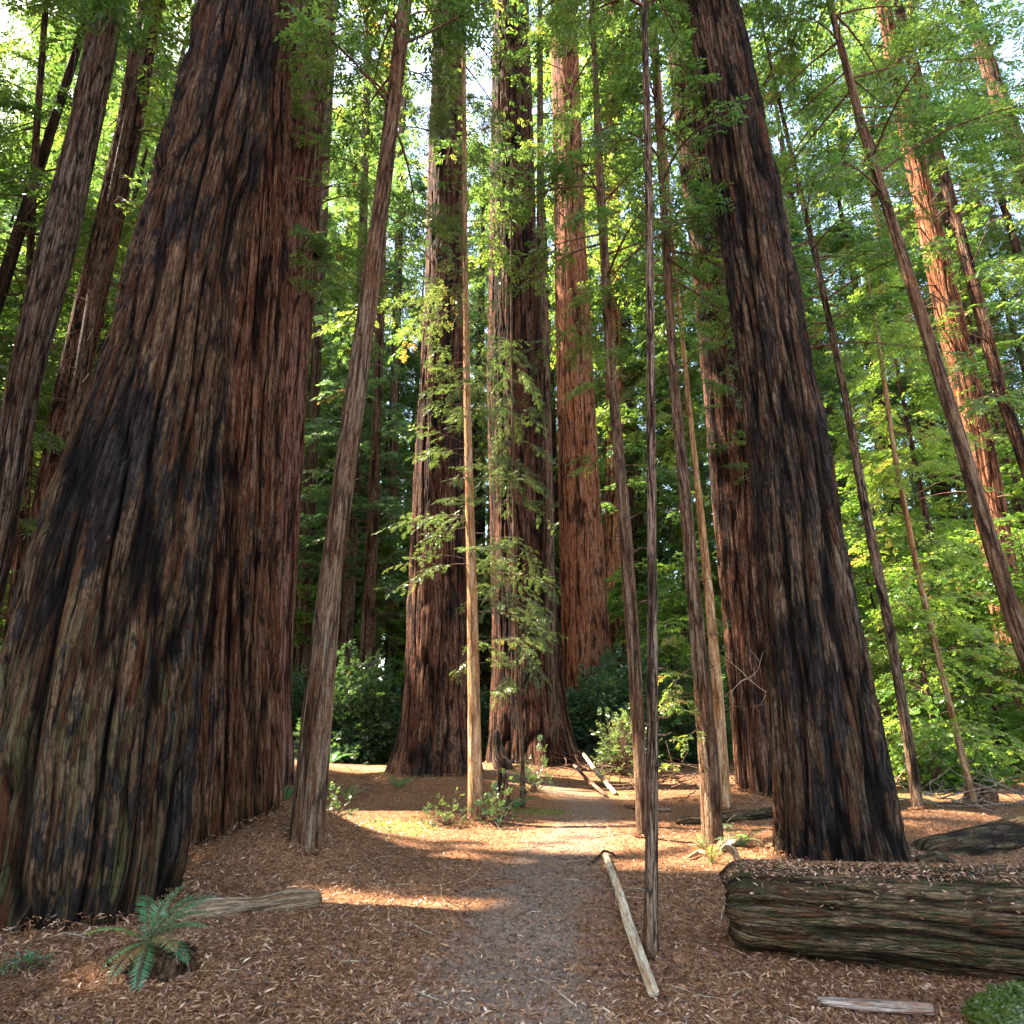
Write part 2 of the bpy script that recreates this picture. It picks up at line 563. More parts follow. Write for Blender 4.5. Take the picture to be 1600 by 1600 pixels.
def bark_disp(amp, f, seed, lobes=0., lobeh=2.0, nl=5, furrow=.07):
    def d(P, s, th, r):
        w = .13 * vn(P * [1.1, 1.1, .35], seed + 7)
        w2 = .13 * vn(P * [1.1, 1.1, .35], seed + 8)
        X, Y, Z = P[:, 0] + w, P[:, 1] + w2, P[:, 2]
        n1 = np.clip(np.abs(vn(np.stack([X * f, Y * f, Z * f * furrow], 1), seed)) * 3.2, 0, 1) ** .8
        n2 = np.clip(np.abs(vn(np.stack([X * f * 2.3, Y * f * 2.3, Z * f * furrow * 2.6], 1), seed + 1)) * 2.6, 0, 1)
        n3 = vn(np.stack([X * f * 5.3, Y * f * 5.3, Z * f * furrow * 7], 1), seed + 2)
        n0 = vn(np.stack([X * 1.3, Y * 1.3, Z * .12], 1), seed + 3)
        n4 = vn(np.stack([X * 3, Y * 3, Z * 1.6], 1), seed + 4)
        hgt = n1 * .6 + n2 * .3 + n3 * .12
        o = amp * (hgt - .7) * 1.5 + amp * .9 * n0 + amp * .35 * n4
        if lobes:
            k = np.exp(-s / lobeh)
            lob = np.cos(th * nl + seed + .8 * np.sin(th * 2 + seed)) + .5 * np.cos(th * (nl * 2 + 1) + seed * 2)
            o = o + lobes * r * lob * (k + .12) * .5
        fade = np.clip(r / .25, .25, 1)
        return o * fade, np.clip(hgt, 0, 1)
    return d


def axis_from(profile, Y0, ztop, rtop, yl=0., nz=260, zvis=None, sink=.5):
    pts = []
    for row, xl, xr in profile:
        z0 = px(xl, row, Y0)[2]
        Yr = Y0 + yl * z0
        a, b = px(xl, row, Yr), px(xr, row, Yr)
        al, be = math.atan2(a[0], Yr), math.atan2(b[0], Yr)
        mid = (al + be) / 2
        D = Yr / math.cos(mid)
        pts.append((a[2], Yr * math.tan(mid), Yr, D * math.sin((be - al) / 2)))
    pts.sort()
    P = np.array(pts)
    zb = min(gz(P[0, 1], P[0, 2]), P[0, 0]) - sink
    P = np.concatenate([[[zb, P[0, 1], P[0, 2], P[0, 3] * 1.05]], P])
    zl = P[-1, 0]
    if ztop > zl:
        k = max(0, len(P) - 3)
        sl_ = (P[-1, 1:3] - P[k, 1:3]) / max(P[-1, 0] - P[k, 0], .1)
        top = np.array([[ztop, P[-1, 1] + sl_[0] * (ztop - zl), P[-1, 2] + sl_[1] * (ztop - zl), rtop]])
        P = np.concatenate([P, top])
    zv = zvis or zl + 1.5
    zz = np.concatenate([np.linspace(zb, zv, nz), np.linspace(zv, max(ztop, zv + 1), 30)[1:]])
    out = [np.interp(zz, P[:, 0], P[:, k]) for k in (1, 2, 3)]
    ker = max(3, nz // 14) | 1
    kr = np.hanning(ker + 2)[1:-1]
    kr /= kr.sum()
    for i in range(3):
        pad = np.concatenate([2 * out[i][0] - out[i][ker // 2:0:-1], out[i], 2 * out[i][-1] - out[i][-2:-ker // 2 - 1:-1]])
        out[i][:nz] = np.convolve(pad, kr, 'valid')[:nz]
    return np.stack([out[0], out[1], zz], 1), out[2]


# ------------------------------------------------------------------ foliage
GAPS = []   # sun shafts, in the level plane the sun's rays project to: (x, y, half width, half depth)


def shadow_xy(P):
    t = P[..., 2] / SV[2]
    return P[..., 0] - SV[0] * t, P[..., 1] - SV[1] * t


def gap(p, a, b):
    x, y = shadow_xy(np.asarray(p, float))
    GAPS.append((float(x), float(y), a, b))


GN, GR = 1500, .08
MASK = np.ones((GN, GN), bool)


def open_gaps():
    """Rasterise the openings once; their rims are made ragged."""
    c = (np.arange(GN) - GN / 2) * GR
    for a, b, hw, hd in GAPS:
        x0, x1 = [int(np.clip((v - 0) / GR + GN / 2, 0, GN)) for v in (a - hw * 1.5 - .3, a + hw * 1.5 + .3)]
        y0, y1 = [int(np.clip((v - 0) / GR + GN / 2, 0, GN)) for v in (b - hd * 1.5 - .3, b + hd * 1.5 + .3)]
        if x1 <= x0 or y1 <= y0:
            continue
        X, Y = np.meshgrid(c[x0:x1], c[y0:y1])
        e = ((X + .25 * hw * v2(X, Y, 1.3 / max(hw, .3), 91) - a) / hw) ** 2 + ((Y + .3 * hd * v2(X, Y, 1.2 / max(hd, .2), 92) - b) / hd) ** 2
        MASK[y0:y1, x0:x1] &= e > 1


def keep(P):
    """False where a crown has an opening that lets a shaft of sun through."""
    x, y = shadow_xy(P)
    i = np.clip(((x / GR) + GN / 2).astype(int), 0, GN - 1)
    j = np.clip(((y / GR) + GN / 2).astype(int), 0, GN - 1)
    return MASK[j, i]


def ortho(D, N):
    S = unit(np.cross(D, N))
    return S, unit(np.cross(S, D))


def sprays(buf, P, D, N, L, nl, lw, lv, rg, ang=52, lenf=.5, droop=.15, carve=False):
    """Feathery flat sprays: nl pairs of narrow leaflets along each axis."""
    n = len(P)
    if n == 0:
        return
    S, N = ortho(D, N)
    L = np.broadcast_to(L, (n,))
    for j in range(nl):
        t = (j + .4 + .35 * rg.random(n)) / nl
        for sd in (-1, 1):
            a = np.radians(ang + rg.normal(0, 10, n))
            b = P + D * (L * t)[:, None] - np.array([0, 0, 1]) * (droop * L * t * t)[:, None]
            d = D * np.cos(a)[:, None] + S * (sd * np.sin(a))[:, None] + N * rg.normal(0, .22, n)[:, None]
            ll = L * lenf * (1.05 - .62 * t) * (.7 + .6 * rg.random(n))
            w = unit(np.cross(d, N + .5 * rg.normal(0, 1, (n, 3)))) * (lw * (.7 + .6 * rg.random(n)))[:, None]
            m = b + d * (ll * .45)[:, None]
            V = np.stack([b, m - w, b + d * ll[:, None] - np.array([0, 0, .12]) * ll[:, None], m + w], 1)
            q = np.clip(lv + rg.normal(0, .09, n), 0, 1)
            if carve:
                k = keep(m)
                V, q = V[k], q[k]
            buf.add(V.reshape(-1, 3), np.arange(4 * len(V)).reshape(len(V), 4), lv=np.repeat(q, 4))


def sticks(buf, A, B, ra, rb):
    n = len(A)
    if n == 0:
        return
    T = unit(B - A)
    S, N = ortho(T, np.broadcast_to(np.array([.13, .31, .94]), T.shape))
    ra = np.broadcast_to(ra, (n,))
    rb = np.broadcast_to(rb, (n,))
    ring = []
    for P, r in ((A, ra), (B, rb)):
        for k in range(4):
            c, s = math.cos(k * math.pi / 2), math.sin(k * math.pi / 2)
            ring.append(P + (S * c + N * s) * r[:, None])
    V = np.stack(ring, 1).reshape(-1, 3)
    o = (np.arange(n) * 8)[:, None]
    Q = np.concatenate([o + np.array([k, (k + 1) % 4, 4 + (k + 1) % 4, 4 + k]) for k in range(4)])
    bk = V * [1, 1, 1]
    buf.add(V, Q, bk=bk, hg=np.full(len(V), .5))


def crown(ax, rad, z0, z1, nb, L0, L1, seed, nbl=8, nsp=4, nl=5, sl=.42, lw=.03, rise=.15, droop=.35, carve=True,
          clump=.5, az=None, start=.3, brad=.026, lvb=.45, carvewood=False, low_dens=1., leaves=None, wood=None, tipl=.75):
    """Branches -> branchlets -> sprays. Lengths go from L0 (at z0) to L1 (at z1)."""
    rg = np.random.default_rng(seed)
    leaves = leaves or Buf()
    wood = wood or Buf()
    u = rg.random(nb) ** low_dens
    # whorls and holes: keep branches in clumps along the stem
    zb = z0 + (z1 - z0) * np.sort(u)
    ph = rg.random(nb) * 2 * math.pi if az is None else az[0] + (rg.random(nb) - .5) * az[1]
    hole = vn(np.stack([np.cos(ph) * 1.5, np.sin(ph) * 1.5, zb / 2.6], 1), seed + 5)
    ok = hole > -clump
    zb, ph = zb[ok], ph[ok]
    nb = len(zb)
    f = (zb - z0) / max(z1 - z0, .01)
    L = (L0 + (L1 - L0) * f) * (.55 + .75 * rg.random(nb))
    bx = np.interp(zb, ax[:, 2], ax[:, 0])
    by = np.interp(zb, ax[:, 2], ax[:, 1])
    br = np.interp(zb, ax[:, 2], rad)
    dh = np.stack([np.cos(ph), np.sin(ph), np.zeros(nb)], 1)
    B0 = np.stack([bx, by, zb], 1) + dh * (br * .8)[:, None]
    ri = rise + rg.normal(0, .16, nb)
    dr = droop * (.6 + .8 * rg.random(nb))
    bend = rg.normal(0, .22, nb)
    side = np.stack([-dh[:, 1], dh[:, 0], np.zeros(nb)], 1)

    def pos(i, t):
        return B0[i] + dh[i] * (L[i] * t)[:, None] + side[i] * (L[i] * bend[i] * t * t)[:, None] + \
            np.array([0, 0, 1.]) * (L[i] * (ri[i] * t - dr[i] * t * t))[:, None]
    idx = np.arange(nb)
    if carvewood:
        good = np.all([keep(pos(idx, np.full(nb, q))) for q in np.linspace(0, 1, 12)], 0)
        idx = idx[good]
    ts = np.linspace(0, 1, 6)
    rr = brad * (L / max(L0, .5)) ** .7
    for a, b in zip(ts[:-1], ts[1:]):
        sticks(wood, pos(idx, np.full(len(idx), a)), pos(idx, np.full(len(idx), b)), rr[idx] * (1 - .85 * a), rr[idx] * (1 - .85 * b))
    i = np.repeat(np.arange(nb), nbl)
    t = np.tile((np.arange(nbl) + .5) / nbl, nb) + rg.normal(0, .04, len(i))
    t = np.clip(start + (1 - start) * t, 0, 1)
    sd = np.where(np.arange(len(i)) % 2, 1., -1.)
    P = pos(i, t)
    if carve:
        k = keep(P)
        k &= np.isin(i, idx)
        i, t, sd, P = i[k], t[k], sd[k], P[k]
    an = np.radians(48 + rg.normal(0, 16, len(i))) * sd * np.where(t > .93, .25, 1)
    fwd = dh[i] * np.cos(an)[:, None] + side[i] * np.sin(an)[:, None] + np.array([0, 0, 1.]) * (ri[i] - 1.6 * dr[i] * t + rg.normal(-.05, .16, len(i)))[:, None]
    fwd = unit(fwd)
    bl = L[i] * (.5 - .34 * np.abs(t - .45)) * (.6 + .6 * rg.random(len(i)))
    bl = np.clip(bl, .12, 2.2)
    sticks(wood, P, P + fwd * bl[:, None], .28 * rr[i], .1 * rr[i])
    up = unit(np.array([0, 0, 1.]) + rg.normal(0, .28, (len(i), 3)))
    tone = np.clip(lvb + .22 * vn(P * .9, seed + 11) + rg.normal(0, .12, len(i)), 0, .95)
    tone = np.where(rg.random(len(i)) < .008, 1., tone)
    S, _ = ortho(fwd, up)
    for k in range(nsp):
        tt = (k + .6) / nsp
        s2 = 1 if k % 2 else -1
        a2 = np.radians(38 + rg.normal(0, 12, len(i))) * s2 * (0 if k == nsp - 1 else 1)
        D = unit(fwd * np.cos(a2)[:, None] + S * np.sin(a2)[:, None] + np.array([0, 0, -.18]) + rg.normal(0, .1, (len(i), 3)))
        sprays(leaves, P + fwd * (bl * tt * .95)[:, None] - np.array([0, 0, .1]) * (bl * tt * tt)[:, None], D, up,
               np.full(len(i), sl) * (.7 + .55 * rg.random(len(i))), nl, lw, tone, rg, carve=carve)
    return leaves, wood


FEET = []


def tree(name, label, cat, profile, Y0, mat, ztop=55, rtop=.2, seg=200, nz=220, amp=.03, f=7, seed=1, lobes=0., nl=5, lobeh=1.6,
         yl=0., crowns=(), leafmat='needle', group=None, stubs=0, stubz=(1, 10), stubl=.3):
    ax, rad = axis_from(profile, Y0, ztop, rtop, yl, nz)
    zg = gz(ax[0, 0], ax[0, 1])
    base = np.array([ax[0, 0], ax[0, 1], zg])
    r = root(name, base, label, cat, group)
    Rm = float(np.median(rad[:nz]))
    fo = float(np.interp(zg, ax[:, 2], rad))
    if Y0 < 26:
        FEET.append((base[0], base[1], fo, int(400 + 3200 * min(fo, 1.3))))
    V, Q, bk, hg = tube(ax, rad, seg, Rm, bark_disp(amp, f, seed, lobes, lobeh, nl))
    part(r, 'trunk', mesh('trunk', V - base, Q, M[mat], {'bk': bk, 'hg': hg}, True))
    leaves, wood = Buf(), Buf()
    for c in crowns:
        c = dict(c)
        crown(ax, rad, c.pop('z0'), c.pop('z1'), c.pop('nb'), c.pop('L0'), c.pop('L1'), c.pop('seed', seed + 100), leaves=leaves, wood=wood, **c)
    if stubs:
        rg = np.random.default_rng(seed + 300)
        z = stubz[0] + (stubz[1] - stubz[0]) * rg.random(stubs)
        ph = rg.random(stubs) * 6.28
        d = unit(np.stack([np.cos(ph), np.sin(ph), rg.normal(.05, .25, stubs)], 1))
        B = np.stack([np.interp(z, ax[:, 2], ax[:, 0]), np.interp(z, ax[:, 2], ax[:, 1]), z], 1)
        rr = np.interp(z, ax[:, 2], rad)
        l = rr + stubl * rg.random(stubs) ** 2
        m_ = B + d * (l * .6)[:, None]
        e_ = B + (d + rg.normal(0, .15, d.shape)) * l[:, None]
        sticks(wood, B + d * (rr * .7)[:, None], m_, .014, .009)
        sticks(wood, m_, e_, .009, .004)
    if wood.n:
        part(r, 'branches', wood.mesh('branches', M['twig'], base))
    if leaves.n:
        part(r, 'crown', leaves.mesh('crown', M[leafmat], base))
    return r, ax, rad


# openings in the canopy: the sunny places of the clearing
def gap_px(x, y, a, b):
    p = flat(x, y)
    GAPS.append((p[0], p[1], a, b))


for x, y, a, b in ((600, 1288, 1.5, .8), (720, 1308, 1.5, .5), (900, 1325, 1.7, .34), (1000, 1315, 1.2, .3), (640, 1345, .8, .14), (1180, 1345, 1.1, .55), (1120, 1375, .6, .2),
                   (600, 1412, .9, .22), (690, 1420, .7, .18), (520, 1400, .5, .15), (930, 1245, 1.6, .8), (540, 1215, 2.2, .8), (840, 1228, .7, 1.6),
                   (1060, 1560, .45, .07), (860, 1475, .4, .05), (1300, 1570, .3, .05), (1040, 1265, 1.5, .9),
                   (1230, 1310, .6, .5), (1480, 1240, 2.5, 2.), (1520, 1305, .8, .5), (1420, 1200, 4, 4), (1350, 1210, 3, 4), (300, 1570, .3, .05)):
    gap_px(x, y, a, b)
for x, y, a, b in ((545, 1272, 1.7, .8), (640, 1290, 1.6, .7), (560, 1312, 1.2, .35), (820, 1302, 1.2, .4)):
    gap_px(x, y, a, b)
for zr in range(480, 1300, 50):                       # the shaft that lights the slim tree in the middle
    gap(px(735, zr, 12.0), 1.0, .55)
for zr in range(80, 1150, 70):                        # left flank of the tall middle tree
    gap(px(772, zr, 23.6), .9, .8)
for zr in range(60, 1200, 70):
    gap(px(1085 + zr * .04, zr, 15.0), .5, .5)
for zr in range(150, 700, 60):
    gap(px(900, zr, 29.0), 2.2, 2.0)
for x in range(1250, 1700, 90):                       # sunny thicket on the right
    for y in range(0, 1250, 90):
        if (x * 7 + y * 3) % 4:
            gap(px(x, y, 22.0), 2.1, 1.6)
for x in range(480, 640, 50):
    for y in range(250, 950, 130):
        gap(px(x, y, 34.0), 1.7, 1.3)
open_gaps()
print('open share', 1 - MASK.mean())

# ------------------------------------------------------------------ the great trees
tree('giant_redwood', 'massive dark furrowed redwood trunk with black burn scars filling the left side, leaning right', 'redwood tree',
     [(1500, -70, 262), (1440, -62, 268), (1340, -50, 292), (1200, -40, 305), (1000, 2, 322), (900, 30, 335), (750, 84, 350), (600, 150, 362), (400, 206, 382), (200, 262, 424), (30, 304, 442), (-60, 325, 452)],
     6.6, 'big_left', 62, .3, 620, 420, .085, 7.0, 11, .26, 7, .7,
     crowns=[dict(z0=15, z1=45, nb=60, L0=3.0, L1=4.5, sl=.48, lw=.034, nl=6)])
tree('giant_redwood', 'tall straight reddish ribbed trunk fused to the right side of the massive burned trunk', 'redwood tree',
     [(1340, 262, 436), (1265, 268, 434), (1150, 280, 431), (1000, 285, 431), (800, 300, 440), (600, 318, 446), (400, 345, 455), (200, 372, 456), (30, 392, 455), (-60, 400, 455)],
     9.0, 'big_left2', 60, .3, 460, 330, .070, 8.5, 12, .2, 7, .6,
     crowns=[dict(z0=17, z1=45, nb=50, L0=2.5, L1=4, sl=.48, lw=.034, nl=6)])
tree('giant_redwood', 'purplish red smooth ribbed trunk showing just behind the right edge of the fused pair', 'redwood tree',
     [(1225, 380, 462), (1100, 385, 455), (1000, 390, 458), (800, 400, 470), (600, 410, 481), (400, 422, 499), (200, 432, 508), (30, 442, 521)],
     16.0, 'purple', 60, .3, 220, 240, .035, 8, 13, .05, 5, 1.,
     crowns=[dict(z0=13.0, z1=27, nb=80, L0=1.8, L1=2.6, sl=.3, lw=.014, nl=8, az=(-.6, 4.2), droop=.5),
             dict(z0=27, z1=55, nb=60, L0=3, L1=2, sl=.6, lw=.08, nl=3)])
tree('giant_redwood', 'thick dark brown redwood with flared foot standing directly behind the sunlit slim sapling', 'redwood tree',
     [(1228, 597, 762), (1200, 610, 757), (1160, 622, 750), (1100, 630, 744), (1000, 636, 738), (900, 641, 734), (800, 646, 730), (600, 656, 727), (400, 665, 726), (200, 672, 727), (30, 678, 728)],
     20.0, 'dark', 68, .3, 340, 300, .055, 5.5, 14, .16, 7, 1.2,
     crowns=[dict(z0=14.5, z1=34, nb=40, L0=2.2, L1=4, sl=.4, lw=.022, nl=7, droop=.5),
             dict(z0=32, z1=64, nb=80, L0=4, L1=2, sl=.5, lw=.06, nl=4, clump=.2)])
tree('giant_redwood', 'tallest straight redwood right of centre with sunlit left flank and a burl', 'redwood tree',
     [(1208, 752, 916), (1180, 758, 902), (1100, 764, 884), (1000, 768, 872), (900, 766, 866), (800, 765, 860), (600, 762, 850), (400, 764, 839), (200, 767, 832), (30, 771, 827)],
     24.0, 'dark', 72, .3, 340, 300, .060, 5.0, 15, .16, 6, 1.4,
     crowns=[dict(z0=17, z1=38, nb=34, L0=2.5, L1=4, sl=.42, lw=.024, nl=7, droop=.5),
             dict(z0=36, z1=68, nb=80, L0=4, L1=2, sl=.5, lw=.06, nl=4, clump=.2)])
tree('giant_redwood', 'bright reddish redwood trunk behind the tallest one, leafy sunlit sprays up its sides', 'redwood tree',
     [(1195, 872, 962), (1100, 880, 957), (1000, 879, 951), (900, 876, 946), (800, 874, 940), (600, 870, 929), (400, 867, 917), (200, 864, 908), (30, 860, 902)],
     30.0, 'red', 70, .3, 200, 220, .045, 5.5, 16, .08, 5, 1.,
     crowns=[dict(z0=15, z1=36, nb=90, L0=2.6, L1=3.6, sl=.45, lw=.03, nl=6, carve=True, lvb=.75),
             dict(z0=36, z1=68, nb=80, L0=4, L1=2, sl=.5, lw=.06, nl=4, clump=.2)], leafmat='needle_warm')
tree('giant_redwood', 'dim red trunk partly hidden behind the bright reddish redwood and its foliage', 'redwood tree',
     [(1190, 935, 985), (900, 943, 984), (700, 945, 976), (500, 946, 970), (30, 950, 965)],
     38.0, 'red', 60, .3, 80, 120, .04, 5, 17, .03,
     crowns=[dict(z0=12, z1=56, nb=110, L0=4, L1=2, sl=.6, lw=.09, nl=4)])
tree('giant_redwood', 'dark leaning redwood with green sprays on its bark, half hidden behind the big charred trunk', 'redwood tree',
     [(1255, 1150, 1250), (1200, 1146, 1242), (1000, 1132, 1222), (800, 1116, 1205), (600, 1099, 1185), (400, 1080, 1150), (200, 1056, 1115), (30, 1036, 1090)],
     15.0, 'char2', 60, .3, 300, 280, .045, 7, 18, .12, 6, 1.,
     crowns=[dict(z0=3.5, z1=22, nb=140, L0=.75, L1=1.1, sl=.26, lw=.014, nl=6, brad=.01, droop=.5, lvb=.5, nbl=5, nsp=3, az=(-1.2, 3.4), clump=.2),
             dict(z0=22, z1=55, nb=70, L0=3.5, L1=2, sl=.6, lw=.07, nl=3)])
tree('giant_redwood', 'big charred black and tan ribbed redwood trunk standing behind the mossy log', 'redwood tree',
     [(1380, 1212, 1432), (1350, 1212, 1422), (1300, 1210, 1408), (1200, 1207, 1386), (1000, 1192, 1346), (800, 1178, 1309), (600, 1159, 1270), (400, 1131, 1234), (200, 1104, 1196), (30, 1080, 1157), (-60, 1068, 1138)],
     8.4, 'char', 62, .3, 500, 380, .075, 7.5, 19, .20, 7, .6,
     crowns=[dict(z0=15, z1=50, nb=70, L0=2.5, L1=4, sl=.48, lw=.034, nl=6)])
tree('leaning_redwood', 'grey brown leaning trunk in the upper left corner, nearest the photo edge', 'redwood tree',
     [(1300, -150, -85), (900, -45, 15), (600, 8, 66), (400, 52, 118), (200, 105, 160), (30, 138, 192)],
     10.6, 'grey', 55, .2, 150, 220, .020, 12, 20, .05,
     crowns=[dict(z0=15, z1=48, nb=60, L0=3, L1=3, sl=.48, lw=.034, nl=6)], stubs=14, stubz=(3, 14))
tree('leaning_redwood', 'reddish brown trunk with bare twigs between the corner trunk and the massive burned one', 'redwood tree',
     [(1250, -40, 40), (900, 28, 92), (600, 85, 140), (400, 133, 182), (200, 180, 224), (30, 210, 251)],
     16.5, 'mid', 55, .2, 140, 220, .025, 10, 21, .05,
     crowns=[dict(z0=6, z1=24, nb=44, L0=1.7, L1=2.4, sl=.34, lw=.022, nl=5, droop=.5, lvb=.55, carvewood=True), dict(z0=24, z1=48, nb=50, L0=3, L1=2, sl=.6, lw=.07, nl=3)],
     stubs=40, stubz=(3, 16), stubl=.9)
tree('leaning_redwood', 'thin dark companion stem with short dead twigs left of the massive burned trunk', 'redwood tree',
     [(1250, 5, 32), (900, 60, 84), (600, 112, 134), (450, 138, 160), (200, 190, 206), (30, 225, 236)],
     16.0, 'slimdark', 40, .1, 60, 160, .012, 14, 22, 0,
     crowns=[dict(z0=8, z1=34, nb=50, L0=1.6, L1=1.5, sl=.34, lw=.025, nl=4, droop=.5)], stubs=50, stubz=(3, 14), stubl=1.0)
tree('slim_redwood', 'slender far trunk at the extreme left edge among the leaves', 'redwood tree',
     [(1250, -25, 5), (800, 28, 48), (600, 40, 58), (400, 40, 54), (200, 50, 64), (30, 64, 76)], 19.0, 'mid', 45, .1, 50, 120, .012, 12, 23, 0,
     crowns=[dict(z0=3, z1=40, nb=110, L0=2.4, L1=2, sl=.45, lw=.04, nl=4, carve=False)])

# ------------------------------------------------------------------ slim trees near the path
tree('slim_redwood', 'bare slender brown trunk leaning right beside the fused pair, foot on the litter mound', 'young redwood',
     [(1345, 446, 506), (1325, 450, 503), (1250, 459, 510), (1100, 474, 520), (900, 499, 534), (600, 541, 575), (300, 585, 611), (30, 619, 641), (-60, 630, 650)],
     8.1, 'slim', 34, .06, 90, 260, .012, 16, 31, .06, 5, .3,
     crowns=[dict(z0=11, z1=32, nb=60, L0=1.8, L1=1.3, sl=.3, lw=.02, nl=5)], stubs=60, stubz=(2.5, 12), stubl=.28)
tree('slim_redwood', 'sunlit orange tan sapling trunk with feathery layered sprays in the centre', 'young redwood',
     [(1298, 729, 757), (1270, 731, 754), (1200, 731, 753), (1000, 730, 748), (900, 729, 745), (800, 727, 741), (600, 724, 735), (400, 723, 731), (200, 722, 729), (30, 721, 727)],
     12.0, 'tan', 19, .03, 60, 200, .006, 22, 32, .05, 5, .2,
     crowns=[dict(z0=3.4, z1=4.9, nb=10, L0=1.2, L1=1.1, sl=.13, lw=.0045, nl=9, nbl=9, nsp=4, droop=.3, rise=.1, brad=.012, carve=False, lvb=.4, start=.25, clump=2),
             dict(z0=4.6, z1=8.6, nb=34, L0=1.1, L1=.7, sl=.125, lw=.0045, nl=9, nbl=8, nsp=4, droop=.35, brad=.011, carve=False, lvb=.35, clump=.6),
             dict(z0=1.9, z1=3.3, nb=7, L0=.5, L1=.8, sl=.15, lw=.009, nl=6, nbl=6, nsp=3, droop=.3, brad=.008, carve=False, lvb=.6, clump=2),
             dict(z0=8.6, z1=11.5, nb=24, L0=.95, L1=1.1, sl=.18, lw=.010, nl=6, nbl=6, nsp=3, brad=.010, carve=False, lvb=.5),
             dict(z0=12, z1=18, nb=22, L0=1.2, L1=.8, sl=.22, lw=.015, nl=5, brad=.012)], leafmat='sapling')
tree('slim_redwood', 'thin leafy sapling draped in soft green sprays in front of the tallest redwood', 'young redwood',
     [(1240, 815, 822), (1000, 803, 809), (800, 800, 806), (600, 798, 803), (450, 797, 800)],
     16.0, 'slim', 13.5, .01, 20, 120, .003, 20, 33,
     crowns=[dict(z0=2.2, z1=12.5, nb=56, L0=1.1, L1=.7, sl=.15, lw=.0055, nl=9, nbl=8, nsp=4, droop=.75, rise=.1, brad=.010, carve=False, lvb=.22, clump=.7)], leafmat='sapling')
tree('slim_redwood', 'thin dark trunk pressed against the right side of the tallest redwood, ending in a burl', 'young redwood',
     [(490, 843, 858), (470, 838, 854), (400, 838, 851), (200, 839, 849), (30, 840, 848)], 22.9, 'slimdark', 48, .06, 40, 140, .012, 12, 34)
tree('slim_redwood', 'thin trunk with rough whorled stubs, left one of the close pair right of the path', 'young redwood',
     [(1325, 994, 1014), (1300, 995, 1013), (1200, 990, 1011), (1000, 978, 1000), (800, 965, 985), (600, 949, 965), (300, 932, 945), (30, 922, 930)],
     10.0, 'slim', 26, .04, 60, 220, .008, 18, 35, .05, 5, .2,
     crowns=[dict(z0=9, z1=24, nb=54, L0=1.5, L1=1.2, sl=.26, lw=.018, nl=5), dict(z0=5, z1=9, nb=12, L0=.7, L1=1.2, sl=.18, lw=.010, nl=6, brad=.01)],
     stubs=90, stubz=(3, 14), stubl=.32)
tree('slim_redwood', 'thin dark nearest upright trunk beside the pale pole, right of the path', 'young redwood',
     [(1500, 1003, 1031), (1480, 1005, 1028), (1200, 1010, 1029), (900, 1011, 1027), (600, 1010, 1024), (300, 1008, 1020), (30, 1002, 1012)],
     5.5, 'slimdark', 18, .02, 64, 260, .006, 26, 36, .04, 5, .15, stubs=60, stubz=(1.2, 9), stubl=.16,
     crowns=[dict(z0=9.5, z1=17, nb=30, L0=1.1, L1=.7, sl=.2, lw=.012, nl=5)])
tree('slim_redwood', 'slim trunk with pale left edge and green sprig at its foot, right of the pair', 'young redwood',
     [(1340, 1095, 1136), (1325, 1097, 1131), (1200, 1092, 1125), (1000, 1078, 1103), (800, 1063, 1083), (600, 1046, 1061), (300, 1030, 1042), (100, 1018, 1028), (30, 1014, 1023)],
     9.3, 'slim', 26, .04, 80, 240, .010, 18, 37, .06, 5, .25,
     crowns=[dict(z0=9, z1=24, nb=54, L0=1.5, L1=1.2, sl=.26, lw=.018, nl=5), dict(z0=.9, z1=3.2, nb=9, L0=.45, L1=.6, sl=.14, lw=.010, nl=6, nbl=5, nsp=2, brad=.006, carve=False, az=(3.1, 2.5), clump=2, lvb=.85)],
     stubs=70, stubz=(2, 12), stubl=.32)
tree('slim_redwood', 'thin bare red trunk catching sun between the slim trunk and the dark leaning redwood', 'young redwood',
     [(1265, 1125, 1143), (1100, 1114, 1132), (900, 1098, 1112), (700, 1079, 1088), (400, 1050, 1056), (30, 1022, 1026)],
     13.5, 'tan', 16, .02, 40, 160, .006, 20, 38,
     crowns=[dict(z0=8, z1=15, nb=30, L0=1.2, L1=.8, sl=.24, lw=.015, nl=5)])
tree('slim_redwood', 'thin dark leaning trunk just right of the big charred redwood', 'young redwood',
     [(1312, 1431, 1452), (1200, 1417, 1435), (1000, 1385, 1402), (800, 1345, 1361), (600, 1311, 1323), (400, 1269, 1279), (180, 1219, 1226)],
     11.0, 'slimdark', 19, .02, 60, 220, .007, 18, 39, .05, 5, .2,
     crowns=[dict(z0=8.5, z1=18.5, nb=46, L0=1.8, L1=.8, sl=.26, lw=.018, nl=5, carve=False)], stubs=40, stubz=(3, 12), stubl=.5)
tree('slim_redwood', 'smooth grey brown trunk leaning strongly across the right side and out of frame', 'young redwood',
     [(1370, 1720, 1765), (1000, 1578, 1612), (900, 1549, 1579), (800, 1520, 1548), (600, 1461, 1485), (400, 1400, 1420), (200, 1340, 1356), (30, 1297, 1308), (-60, 1276, 1286)],
     9.0, 'slim', 30, .05, 80, 240, .008, 16, 40, .04, 5, .3,
     crowns=[dict(z0=10.5, z1=28, nb=60, L0=2.4, L1=1.5, sl=.3, lw=.02, nl=5)], stubs=50, stubz=(4, 13), stubl=.3)
